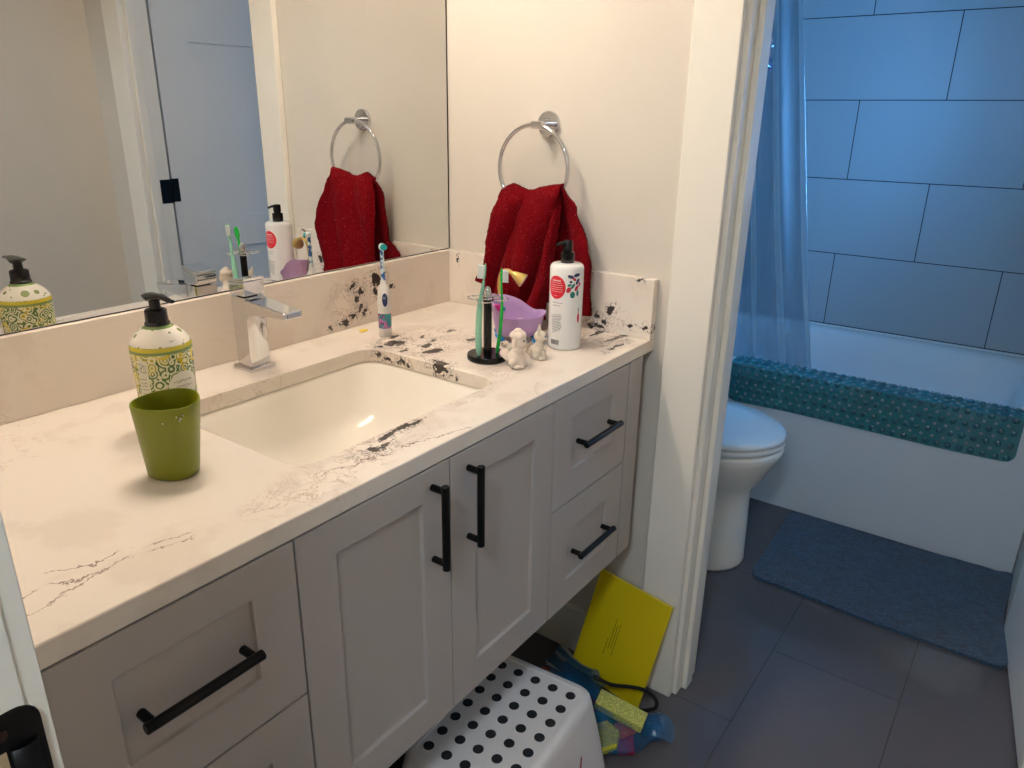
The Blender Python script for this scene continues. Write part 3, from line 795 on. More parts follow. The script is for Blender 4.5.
def faucet():
    t = thing('faucet', 'chrome square single-lever faucet behind the sink', 'faucet', (-.6245, -.078, Z))
    cx, cy = -.6245, -.078
    bm = bmesh.new(); loft(bm, [rrect(cx, cy, Z+.0003, .0265, .0265, .003, 3), rrect(cx, cy, Z+.006, .0265, .0265, .003, 3), rrect(cx, cy, Z+.0075, .024, .024, .003, 3)]); link('base_plate', bm, CHROME, t, angle=30)
    bm = bmesh.new(); loft(bm, [rrect(cx, cy, Z+.006, .0205, .0205, .003, 3), rrect(cx, cy, Z+.132, .0205, .0205, .003, 3)]); link('column', bm, CHROME, t, angle=30)
    # spout: flat tapered arm toward the bowl, dropping a little
    bm = bmesh.new()
    def sec(y, zt, zb, hw): return [(cx-hw, y, zt), (cx+hw, y, zt), (cx+hw, y, zb), (cx-hw, y, zb)]
    loft(bm, [sec(cy-.014, .9905, .9600, .0205), sec(-.15, .9855, .9675, .0195), sec(-.200, .9810, .969, .0185)])
    link('spout', bm, CHROME, t, smooth=False, bevel=.0025)
    bm = bmesh.new(); box(bm, (cx-.0125, -.2012, .9715), (cx+.0125, -.2002, .9785)); link('aerator', bm, CHROMEB, t, smooth=False)
    # lever cap: block on the column with a slanting top plate
    bm = bmesh.new(); loft(bm, [[(cx-.0205, cy+.0215, .9945), (cx+.0205, cy+.0215, .9945), (cx+.0205, cy-.0205, .9945), (cx-.0205, cy-.0205, .9945)],
                                [(cx-.0205, cy+.0225, 1.0125), (cx+.0205, cy+.0225, 1.0125), (cx+.0205, cy-.0225, 1.0205), (cx-.0205, cy-.0225, 1.0205)]])
    link('lever_cap', bm, CHROME, t, smooth=False, bevel=.002)
    bm = bmesh.new(); loft(bm, [[(cx-.0205, cy+.0230, 1.0190), (cx+.0205, cy+.0230, 1.0190), (cx+.0205, cy+.0230, 1.0130), (cx-.0205, cy+.0230, 1.0130)],
                                [(cx-.0205, cy-.0250, 1.0270), (cx+.0205, cy-.0250, 1.0270), (cx+.0205, cy-.0235, 1.0208), (cx-.0205, cy-.0235, 1.0208)]])
    link('lever', bm, CHROME, t, smooth=False, bevel=.0015)
    bm = bmesh.new(); lathe(bm, cx, cy, [(.017, .9915), (.017, .995)], 20); link('swivel_ring', bm, BLACKP, t)
faucet()

# mirror
mo = link('mirror', B(((LX+.004, -.0083, Z+.1282), (-.0055, -.0025, 2.0))), mirror_mat(), None, smooth=False)
tag(mo, 'large frameless wall mirror above the backsplash', 'mirror')
DK = mat('dark_mirror_edge', (26, 24, 24), .5)
link('edge_seam', B(((-.0052, -.0078, Z+.1275), (-.0008, -.0006, 2.0))), DK, mo, smooth=False)
link('bottom_channel', B(((LX+.004, -.0088, Z+.1262), (-.0055, -.0026, Z+.1280))), DK, mo, smooth=False)

# vanity light bar above the mirror
def lamp():
    t = thing('vanity_light', 'vanity light bar with glowing glass cubes above the mirror', 'wall lamp', (-.62, 0, 2.08))
    link('back_plate', B(((-.92, -.025, 2.05), (-.32, -.0005, 2.12))), CHROME, t, bevel=.003)
    em = mat('glowing_frosted_glass', (255, 230, 200), .3, emis=(WARM, VANITY_POWER))
    for i in range(4):
        x = -.845+.15*i
        bm = bmesh.new(); tube(bm, [(x, -.02, 2.085), (x, -.085, 2.085), (x, -.115, 2.06)], .008, 10); link('arm', bm, CHROME, t)
        bm = bmesh.new()
        box(bm, (x-.03, -.165, 1.99), (x+.03, -.105, 2.05)); sh = link('glass_shade', bm, em, t, bevel=.004)
        link('light_block_cap', B(((x-.036, -.171, 2.0505), (x+.036, -.099, 2.056)), ((x-.036, -.171, 2.02), (x-.0335, -.099, 2.0505)), ((x+.0335, -.171, 2.02), (x+.036, -.099, 2.0505)), ((x-.0335, -.171, 2.0), (x+.0335, -.1685, 2.0505))), CHROMEB, sh, smooth=False)  # unseen cap added to hold light back from the ceiling and room
lamp()
def hall_fill_fixture():  # out-of-view fixture made up to go with the hallway fill light
    t = thing('added_hall_light', 'unseen round fill light added in the hallway behind the photographer', 'ceiling light', (-2.1, -1.22, CZ))
    bm = bmesh.new(); lathe(bm, -2.1, -1.22, [(.17, CZ-.0005), (.17, CZ-.02), (.15, CZ-.045), (.001, CZ-.05)], 36); link('shade', bm, mat('frosted_shade', (240, 240, 235), .4), t)
    bm = bmesh.new(); lathe(bm, -2.1, -1.22, [(.178, CZ-.0005), (.178, CZ-.012), (.171, CZ-.014)], 36); link('rim', bm, CHROMEB, t)
hall_fill_fixture()

# ================================================================== TOWEL RING + TOWEL
def towel_ring():
    t = thing('towel_ring', 'chrome towel ring mounted on the wall holding the red towel', 'towel ring', (0, -.287, 1.277))
    cy, cz = -.2875, 1.277
    bm = bmesh.new()
    loft(bm, [[(x, cy+r*math.cos(2*PI*i/40), cz+r*math.sin(2*PI*i/40)) for i in range(40)] for r, x in ((.026, -.0003), (.026, -.008), (.0245, -.0095), (.001, -.0095))])
    link('mount_disc', bm, CHROME, t)
    bm = bmesh.new(); tube(bm, [(-.009, cy, cz), (-.038, cy, cz-.001)], .0075, 16)
    tube(bm, [(-.045, cy+.013, cz-.002), (-.045, cy-.013, cz-.002)], .0085, 16); link('post', bm, CHROME, t)
    bm = bmesh.new(); R = .0865; yc, zc = cy+.010, cz-R-.002
    tube(bm, [(-.045, yc+R*math.cos(2*PI*i/72), zc+R*math.sin(2*PI*i/72)) for i in range(72)], .0046, 12, closed=True)
    link('ring', bm, CHROME, t)
    bm = bmesh.new(); Wd = lambda u, v: (-.00985, cy-u, cz+v)
    stroke(bm, Wd, [(-.006, .0105), (-.002, .0105)], .003); stroke(bm, Wd, [(0, .0105), (.005, .0105)], .003)
    link('maker_mark', bm, mat('grey_etching', (120, 120, 124), .5), t, smooth=False)
towel_ring()

def towel():
    bm = bmesh.new()
    def crest(u): return 1.140+.022*u**1.3+.012*math.exp(-((u-.16)/.13)**2)-.004*math.exp(-((u-.5)/.12)**2)
    def ridge(q):            # soft round pleat with a sharp valley
        q = q % 1.0; return math.sin(PI*q)**.7
    # v 0..1: front hem -> crest over the ring -> back hem; u 0..1: left -> right
    def f(u, v):
        if v < .5:
            s = 1-v*2                                   # 0 crest, 1 front hem
            yl = keyed([(0, -.206), (.2, -.194), (.5, -.184), (1, -.180)], s); yr = keyed([(0, -.356), (.3, -.358), (.7, -.358), (1, -.345)], s)
            y = lerp(yl, yr, u)
            z = lerp(crest(u), .890-.014*u+.006*math.sin(8*u), s)
            d = smooth(s/.22)
            ph = .98*u+.42*s-.06*s*s
            rd = ridge(1.9*ph+.12); r2_ = ridge(1*u*2.6-.9*s+.3)
            x = -.050-d*(.010+(.020+.034*s)*rd+.010*r2_*(.3+.7*s)) - .010*math.exp(-((s-.06)/.07)**2)
            x += .026*smooth((u-.93)/.07)*d; x += .020*smooth((.07-u)/.07)*d
            return (x, y, z)
        s = (v-.5)*2
        yl = keyed([(0, -.206), (.3, -.192), (.66, -.180), (.85, -.140), (1, -.120)], s); yr = keyed([(0, -.358), (.2, -.392), (.42, -.424), (.6, -.434), (1, -.430)], s)
        y = lerp(yl, yr, u)
        z = lerp(crest(u), .908-.016*smooth((u-.5)*2)+.02*smooth((.15-u)/.15), s)
        d = smooth(s/.2)
        x = -.050+d*.022-.011*ridge(2.4*u+.5*s)*d-.018*smooth((u-.72)*3.5)*math.sin(PI*s)
        if s > .62: x = min(x, lerp(x, -.034, smooth((s-.62)/.1)))
        return (x, y, z)
    grid(bm, f, 96, 160, uvl=True)
    o = link('hand_towel', bm, towel_mat(), None, angle=180, solid=.007)
    d = o.modifiers.new('d', 'DISPLACE'); tx = bpy.data.textures.new('terry', 'CLOUDS'); tx.noise_scale = .005; d.texture = tx; d.strength = .003; d.texture_coords = 'LOCAL'
    tx2 = bpy.data.textures.new('wrinkle', 'CLOUDS'); tx2.noise_scale = .045; d2 = o.modifiers.new('d2', 'DISPLACE'); d2.texture = tx2; d2.strength = .008; d2.texture_coords = 'LOCAL'
    tag(o, 'red terry hand towel hanging from the chrome ring', 'towel')
towel()

# ================================================================== COUNTER THINGS
def cup():
    bm = bmesh.new()
    def ring(cx, cy, r, z, n=48, tilt=0):
        out = []
        for i in range(n):
            a = 2*PI*i/n
            rr = r*(1+.055*math.cos(3*(a-.55)))
            out.append((cx+rr*math.cos(a), cy+rr*math.sin(a), z))
        return out
    c0 = (-.9425, -.3535); c1 = (-.9405, -.3545)
    R = []
    for k in range(9):
        q = k/8; R.append(ring(lerp(c0[0], c1[0], q), lerp(c0[1], c1[1], q), lerp(.0305, .0400, q), Z+.0035+.093*q))
    out = [ring(*c0, .027, Z+.0004)] + R + [ring(*c1, .0395, Z+.0985), ring(*c1, .0378, Z+.0985)]
    out += [ring(lerp(c0[0], c1[0], q), lerp(c0[1], c1[1], q), lerp(.0275, .0375, q), Z+.006+.091*q) for q in (1, .75, .5, .25, .05, 0)]
    loft(bm, out)
    k = NT('olive_green_plastic'); g = lin((118, 126, 10))
    k.l(k.mix(k.noise(14, 3), tuple(x*.92 for x in g), g), k.b.inputs['Base Color']); k.b.inputs['Roughness'].default_value = .34
    o = link('tumbler', bm, k.m, None, angle=60); tag(o, 'olive green plastic tumbler in front of the patterned soap bottle', 'cup')
    bm = bmesh.new()
    for (u, z_, r) in ((.010, .0885, .0011), (.014, .086, .0014), (.0125, .0835, .0009), (-.006, .082, .0010), (.017, .0895, .0010)):
        a = math.radians(238)+u/.04; rr = .0402*(1+.055*math.cos(3*(a-.55)))-.0004; p = (-.9405+rr*math.cos(a), -.3545+rr*math.sin(a), Z+z_)
        ball(bm, p, r, u=8, v=6)
    link('toothpaste_flecks', bm, WPLAST, o)
cup()

def soap():
    cx, cy = -.866, -.219
    t = thing('soap_dispenser', 'round soap bottle printed with green and yellow scrolls, black pump', 'soap bottle', (cx, cy, Z))
    bm = bmesh.new()
    lathe(bm, cx, cy, [(.034, Z+.0004), (.0370, Z+.004), (.0380, Z+.012), (.0395, .955), (.0405, .982), (.0402, .987), (.0375, .995), (.0315, 1.003), (.0225, 1.0105), (.0170, 1.0138), (.0165, 1.015), (.001, 1.015)], 56)
    link('bottle', bm, soap_mat(), t, angle=60)
    bm = bmesh.new(); lathe(bm, cx, cy, [(.0165, 1.0152), (.0165, 1.018), (.0150, 1.0195), (.0145, 1.035), (.0125, 1.037), (.0075, 1.038), (.007, 1.050), (.001, 1.050)], 32); link('collar', bm, BLACKP, t, angle=40)
    # pump head: saddle-shaped thumb pad with a spout toward the room
    bm = bmesh.new()
    R = []
    for (y, hw, zt, zb) in ((.0175, .004, 1.0455, 1.043), (.013, .0105, 1.047, 1.041), (.002, .0125, 1.0475, 1.036), (-.012, .0105, 1.0485, 1.040), (-.024, .006, 1.048, 1.0425), (-.038, .0045, 1.0460, 1.0405), (-.046, .004, 1.0450, 1.0405)):
        R.append([(cx+hw*math.cos(a)*.999, cy+y, .0105+(zt+zb)/2+(zt-zb)/2*math.sin(a)) for a in [2*PI*i/16 for i in range(16)]])
    loft(bm, R); link('pump_head', bm, BLACKP, t, angle=60)
    # white paper-like label panels with script
    ang = math.atan2(CAM.y-cy, CAM.x-cx); W = on_cyl(cx, cy, .0398, ang, .0009)
    wl = mat('cream_label', (232, 228, 210), .4)
    bm = bmesh.new(); patch_rect(bm, W, -.036, -.021, .918, .974)
    link('label', bm, wl, t)
    bm = bmesh.new(); patch_disc(bm, W, .024, .934, .022, .020); link('label', bm, wl, t)
    rnd = random.Random(3); bm = bmesh.new(); W2 = on_cyl(cx, cy, .0398, ang, .0014)
    def script(u0, u1, z, h):
        u = u0; pts = []
        while u < u1: pts.append((u, z+rnd.uniform(-h, h))); u += .0011
        stroke(bm, W2, pts, .0005)
    for z_, a, b, h in ((.941, .009, .037, .0022), (.933, .012, .036, .0022), (.925, .015, .034, .0016), (.919, .018, .032, .001)): script(a, b, z_, h)
    GI = mat('dark_green_ink', (52, 62, 44), .6); link('lettering', bm, GI, t, smooth=False); bm = bmesh.new()
    for z_ in (.968, .963, .958): script(-.034, -.023, z_, .0025)
    for z_ in (.948, .942, .938, .933, .927): script(-.034, -.024, z_, .0012)
    Ws = lambda u, z: (lambda r, a: (cx+r*math.cos(a), cy+r*math.sin(a), z))(.0392-(z-.993)*.95+.0008, ang+u/.037)
    W2o = W2; W2 = Ws
    link('lettering', bm, GI, t, smooth=False); bm = bmesh.new()
    pts = [(.012+.0010*i, .9960+.0016*(i % 3)+.0002*i) for i in range(13)]; stroke(bm, Ws, pts, .0006)
    W2 = W2o
    link('lettering', bm, GI, t, smooth=False)
soap()

def lotion():
    cx, cy, r = -.166, -.446, .0328
    t = thing('lotion_bottle', 'tall white pump bottle with red circle label in front of the towel', 'lotion bottle', (cx, cy, Z))
    bm = bmesh.new(); lathe(bm, cx, cy, [(.030, Z+.0004), (.0325, Z+.002), (r, Z+.006), (r, 1.019), (r-.0015, 1.0240), (r-.005, 1.0270), (.020, 1.0277), (.0135, 1.0280), (.013, 1.0282), (.001, 1.028)], 48)
    link('bottle', bm, mat('white_gloss_plastic', (238, 236, 232), .22, var=.005), t, angle=60)
    bm = bmesh.new(); lathe(bm, cx, cy, [(.0130, 1.0284), (.0134, 1.029), (.0134, 1.048), (.0118, 1.0495), (.0085, 1.050), (.0085, 1.052), (.0098, 1.053), (.0096, 1.069), (.0085, 1.0705), (.001, 1.071)], 28); link('collar', bm, BLACKP, t, angle=40)
    bm = bmesh.new(); tube(bm, spline([(cx-.004, cy, 1.0665), (cx-.018, cy+.003, 1.0670), (cx-.030, cy+.006, 1.0650)]), [.0034]*7+[.0028]*6, 12); link('spout', bm, BLACKP, t)
    ang = math.atan2(CAM.y-cy, CAM.x-cx); W = on_cyl(cx, cy, r, ang, .0003); W2 = on_cyl(cx, cy, r, ang, .0007)
    bm = bmesh.new(); patch_disc(bm, W, -.0205, .985, .0195, .0225, 36, 8); link('red_circle', bm, mat('red_label_ink', (214, 32, 54), .35), t)
    bm = bmesh.new(); rnd = random.Random(5)
    for i in range(8):
        z_ = .998-.0042*i; hw = math.sqrt(max(0, .017**2-(z_-.985)**2)); u = -.0205-hw*.8
        if i == 6: continue
        while u < -.0205+hw*.75:
            L = rnd.uniform(.001, .0028); stroke(bm, W2, [(u, z_), (u+L, z_)], .0008 if i else .0022); u += L+.0007
    link('white_print', bm, WPLAST, t, smooth=False)
    def petals(mt, lst):
        for (u, z_, ru, rz, ro) in lst:
            bm = bmesh.new()
            if z_ > .96: u, z_, ru, rz = .016+(u-.016)*1.35, .9905+(z_-.9855)*1.4, ru*1.45, rz*1.45
            patch_disc(bm, W, u, z_, ru, rz, 16, 2, math.radians(ro))
            link('petal', bm, mt, t)
    petals(mat('navy_ink', (40, 40, 92), .4), [(.010, .997, .0045, .0022, -20), (.0195, .999, .005, .0022, 10), (.0105, .990, .002, .0016, 0), (.021, .990, .0045, .0022, 60)])
    petals(mat('crimson_ink', (196, 30, 60), .4), [(.0155, .9935, .0035, .0016, -35), (.0075, .979, .0042, .0030, 60), (.0195, .981, .0042, .0024, 60), (.0245, .986, .003, .0018, 80), (.028, .925, .003, .010, 0)])
    petals(mat('teal_ink', (38, 116, 112), .4), [(.0085, .9855, .003, .0016, 20), (.0135, .984, .0045, .0018, 50), (.0135, .972, .0036, .0044, 0), (.0215, .974, .002, .004, 0)])
    bm = bmesh.new()
    def dash(u0, u1, z_, wd, slope=0):
        u = u0
        while u < u1:
            L = min(rnd.uniform(.001, .003), u1-u); stroke(bm, W, [(u, z_+slope*(u-u0)), (u+L, z_+slope*(u+L-u0))], wd); u += L+.0006
    dash(-.029, -.006, .955, .0009); dash(-.028, -.010, .9495, .0009)
    for i in range(11): dash(-.030+.0004*i, -.008+.0015*math.sin(i), .929-.0034*i, .0009, .16+.03*i)
    INK = mat('black_ink', (34, 32, 36), .5); link('small_print', bm, INK, t, smooth=False); bm = bmesh.new()
    for i in range(15):
        u = -.029+.00125*i; stroke(bm, W, [(u, .8715), (u, .881)], rnd.choice((.0004, .0007, .0009)))
    link('barcode', bm, INK, t, smooth=False); bm = bmesh.new()
    stroke(bm, W, [(.0265, .945), (.0285, .943), (.0270, .941), (.0285, .938), (.0265, .935)], .002)
    link('side_print', bm, INK, t, smooth=False)
lotion()

def holder():
    cx, cy = -.3265, -.3768
    t = thing('toothbrush_holder', 'black round toothbrush stand with chrome wire loops and finial', 'toothbrush holder', (cx, cy, Z))
    bm = bmesh.new(); lathe(bm, cx, cy, [(.037, Z+.0004), (.0385, Z+.002), (.0385, Z+.010), (.0375, Z+.0115), (.001, Z+.0115)], 40); link('base', bm, BLACKP, t, angle=40)
    bm = bmesh.new(); lathe(bm, cx, cy, [(.0078, Z+.011), (.0078, .974), (.001, .974)], 24); link('post', bm, BLACKP, t)
    bm = bmesh.new(); lathe(bm, cx, cy, [(.004, .974), (.0035, .978), (.0065, .980), (.0068, .990), (.0055, .9955), (.003, .9985), (.001, .999)], 20); link('finial', bm, CHROME, t)
    bm = bmesh.new()
    for k in range(4):
        a0 = k*PI/2+.45; c = (cx+.0235*math.cos(a0), cy+.0235*math.sin(a0))
        tube(bm, [(c[0]+.0145*math.cos(2*PI*i/24), c[1]+.0145*math.sin(2*PI*i/24), .977) for i in range(24)], .0011, 6, closed=True)
    link('wire_loops', bm, CHROME, t)
holder()

def brush(name, label, foot, top, rgb, hd, K=1.0, FL=.62):
    """manual toothbrush: handle, head and bristles facing direction hd"""
    foot, top = Vector(foot), Vector(top); d = (top-foot).normalized(); hd = Vector(hd); hd = (hd-d*hd.dot(d)).normalized()
    t = thing(name, label, 'toothbrush', tuple(foot))
    L = (top-foot).length; bm = bmesh.new()
    n = 24; pts = []; rs = []
    for i in range(n+1):
        q = i/n; p = foot+d*L*q+hd*(.003*math.sin(PI*min(1, q*1.3))-.004*smooth((q-.6)/.4))
        r = keyed([(0, .0035), (.08, .0056*K), (.45, .0052*K), (.7, .0030*K), (.82, .0030), (.86, .0058), (.98, .0056), (1, .003)], q)
        pts.append(p); rs.append(r)
    side = d.cross(hd).normalized(); rings = []
    for p, r, i in zip(pts, rs, range(n+1)):
        fl = FL if i/n < .8 else .4
        rings.append([tuple(p+side*r*math.cos(2*PI*j/12)+hd*r*fl*math.sin(2*PI*j/12)) for j in range(12)])
    loft(bm, rings); link('handle', bm, mat(name+'_plastic', rgb, .25, var=.02), t, angle=60)
    bm = bmesh.new()
    for i in range(9):
        q = .855+.0145*i
        for s in (-1, 0, 1):
            p = foot+d*L*q+side*s*.0034+hd*(.003*math.sin(PI*min(1, q*1.3))-.004*smooth((q-.6)/.4)+.0015)
            tube(bm, [p, p+hd*(.0098+.001*((i+s) % 2))], .0015, 6)
    link('bristles', bm, mat('white_bristles', (232, 236, 232), .7), t, smooth=False)
brush('toothbrush', 'pale mint toothbrush standing at the left side of the black holder', (-.3500, -.3745, Z+.0122), (-.353, -.387, 1.046), (140, 196, 172), (-.6, .8, 0), 1.15, .95)
brush('toothbrush', 'bright green toothbrush standing at the right side of the black holder', (-.3155, -.3905, Z+.0122), (-.317, -.406, 1.034), (24, 168, 62), (.7, -.7, 0))

def electric():
    cx, cy = -.3365, -.118
    t = thing('electric_toothbrush', 'white electric toothbrush with purple and teal print standing by the backsplash', 'toothbrush', (cx, cy, Z))
    bm = bmesh.new(); lathe(bm, cx, cy, [(.0120, Z+.0004), (.0130, Z+.002), (.0128, Z+.018), (.0127, Z+.0185)], 28); link('foot', bm, WPLAST, t)
    k = NT('purple_teal_cartoon_print'); n = k.noise(70, 4, .6); n2 = k.noise(95, 2)
    c = k.mix(k.ss(n, .44, .5), lin((58, 44, 104)), lin((196, 120, 184))); c = k.mix(k.ss(n2, .5, .54), c, lin((60, 156, 160))); k.l(c, k.b.inputs['Base Color']); k.b.inputs['Roughness'].default_value = .3
    bm = bmesh.new(); lathe(bm, cx, cy, [(.0127, Z+.0186), (.0134, Z+.022), (.0134, Z+.049), (.0134, Z+.0495)], 28); link('printed_grip', bm, k.m, t)
    bm = bmesh.new(); lathe(bm, cx, cy, [(.0134, Z+.0497), (.0134, Z+.075), (.0120, Z+.095), (.0090, Z+.106), (.0062, Z+.109), (.0055, Z+.117), (.001, Z+.117)], 28); link('upper_body', bm, WPLAST, t, angle=60)
    ang = math.atan2(CAM.y-cy, CAM.x-cx); W = on_cyl(cx, cy, .0130, ang, .0012)
    bm = bmesh.new(); patch_disc(bm, W, .0015, Z+.079, .0052, .0140, 24, 4); link('button', bm, mat('navy_button', (28, 48, 100), .3), t)
    bm = bmesh.new(); W2 = on_cyl(cx, cy, .0130, ang, .0016)
    stroke(bm, W2, [(-.0005, Z+.086), (-.0005, Z+.081), (.0008, Z+.0835), (.0022, Z+.081), (.0022, Z+.086)], .0006); link('button_mark', bm, WPLAST, t, smooth=False)
    bm = bmesh.new(); lathe(bm, cx, cy, [(.0042, Z+.1172), (.0040, Z+.150), (.0036, Z+.175), (.0045, Z+.180), (.0035, Z+.190), (.001, Z+.191)], 16)
    kk = NT('blue_white_stem'); c = kk.mix(kk.ss(kk.noise(110, 2), .5, .53), lin((214, 230, 236)), lin((34, 96, 160))); kk.l(c, kk.b.inputs['Base Color']); kk.b.inputs['Roughness'].default_value = .3
    link('stem', bm, kk.m, t, angle=60)
    d = Vector((-.25, -.97, 0)).normalized(); p = Vector((cx, cy, Z+.184)); bm = bmesh.new()
    tube(bm, [p-d*.001, p+d*.004], .0068, 20); link('head_disc', bm, WPLAST, t)
    bm = bmesh.new(); tube(bm, [p+d*.004, p+d*.0105], .0060, 20); link('bristles', bm, mat('teal_bristles', (30, 158, 170), .7), t)
electric()

bm = bmesh.new(); loft(bm, [[(-.352, -.062, z), (-.345, -.047, z), (-.333, -.044, z), (-.325, -.056, z), (-.335, -.063, z)] for z in (Z+.0003, Z+.0015)])
tag(link('paper_scrap', bm, mat('yellow_scrap', (222, 196, 70), .6), smooth=False), 'tiny yellow scrap lying by the backsplash behind the sink', 'scrap')

def toy_bath():
    c = Vector((-.196, -.352, 0)); a = math.radians(-46)       # long axis toward the lotion bottle
    ax = Vector((math.cos(a), math.sin(a), 0)); ay = Vector((-math.sin(a), math.cos(a), 0))
    t = thing('toy_bathtub', 'lilac toy bathtub with gold shower on blue feet before the towel', 'toy bathtub', (c.x, c.y, Z))
    LIL = mat('lilac_plastic', (186, 152, 200), .35); SC = 1.07
    def P(x, y, z): return tuple(c+ax*x*SC+ay*y*SC+Vector((0, 0, z)))
    n = 40
    def rim(i): q = 2*PI*i/n; return math.cos(q), math.sin(q)
    def ring(hx, hy, z0, lift):
        out = []
        for i in range(n):
            x, y = rim(i)
            zz = z0 + lift*(.033*smooth((-x*.75+y*.55+.15)/1.0) + .006*abs(x)**3)
            out.append(P(hx*(1 if x > 0 else -1)*abs(x)**.85, hy*(1 if y > 0 else -1)*abs(y)**.85, zz))
        return out
    R = [ring(.030, .018, Z+.014, 0), ring(.040, .025, Z+.018, .0), ring(.046, .030, Z+.032, .35), ring(.050, .033, Z+.050, .9), ring(.054, .036, Z+.0545, 1), ring(.0535, .0355, Z+.0565, 1), ring(.0505, .0325, Z+.0555, 1), ring(.046, .029, Z+.046, .8), ring(.040, .025, Z+.026, .3), ring(.028, .016, Z+.019, 0)]
    bm = bmesh.new(); loft(bm, R); link('tub_shell', bm, LIL, t, angle=70)
    for sx in (-1, 1):
        for sy in (-1, 1):
            bm = bmesh.new(); ball(bm, P(sx*.033, sy*.02, Z+.0085), .0085, 1, .9, .95)
            ball(bm, P(sx*.037, sy*.024, Z+.018), .005, 1, 1, 1.3, 10, 8); link('foot', bm, mat('blue_foot_plastic', (38, 134, 196), .3), t)
    bm = bmesh.new()
    tube(bm, spline([P(-.024, .034, Z+.06), P(-.030, .036, Z+.10), P(-.028, .032, Z+.132), P(-.018, .022, Z+.141), P(-.008, .014, Z+.136)]), .0040, 10)
    link('shower_pipe', bm, mat('gold_plastic', (196, 168, 96), .3, metal=.5), t)
    bm = bmesh.new(); p0 = Vector(P(-.009, .015, Z+.137)); d = (ax*.75-ay*.25+Vector((0, 0, -.50))).normalized()
    side = d.cross(Vector((0, 0, 1))).normalized(); u_ = side.cross(d)
    loft(bm, [[tuple(p0+d*s+(side*math.cos(2*PI*i/24)+u_*math.sin(2*PI*i/24))*r) for i in range(24)] for s, r in ((0, .004), (.003, .006), (.026, .0145), (.0275, .0145))]); link('shower_head', bm, mat('gold_plastic_head', (200, 172, 100), .28, metal=.5), t, angle=50)
    bm = bmesh.new(); loft(bm, [[tuple(p0+d*s+(side*math.cos(2*PI*i/24)+u_*math.sin(2*PI*i/24))*r) for i in range(24)] for s, r in ((.0276, .0125), (.0285, .0125))]); link('shower_face', bm, LIL, t)
    bm = bmesh.new(); box(bm, (0, 0, 0), (.018, .004, .013)); bmesh.ops.transform(bm, matrix=Matrix.Translation(P(-.047, .006, Z+.062)) @ Matrix.Rotation(a, 4, 'Z'), verts=bm.verts); link('pink_tap_box', bm, mat('magenta_plastic', (206, 60, 150), .3), t, bevel=.001)
    bm = bmesh.new(); box(bm, (0, 0, 0), (.006, .004, .008)); bmesh.ops.transform(bm, matrix=Matrix.Translation(P(-.028, .004, Z+.062)) @ Matrix.Rotation(a, 4, 'Z'), verts=bm.verts); link('teal_tap', bm, mat('teal_plastic', (40, 150, 170), .3), t, bevel=.001)
    bm = bmesh.new(); Wd = lambda u, v: P(u, .0268, Z+.030+v)
    for u in (0, .004, .008): stroke(bm, lambda a_, b_: P(.005+a_, .0245+.05*b_, Z+.034+b_), [(u, 0), (u, .008)], .0012)
    stroke(bm, lambda a_, b_: P(.005+a_, .0245+.05*b_, Z+.034+b_), [(0, .008), (.004, .003), (.008, .008)], .001)
    link('white_marks', bm, WPLAST, t, smooth=False)
toy_bath()

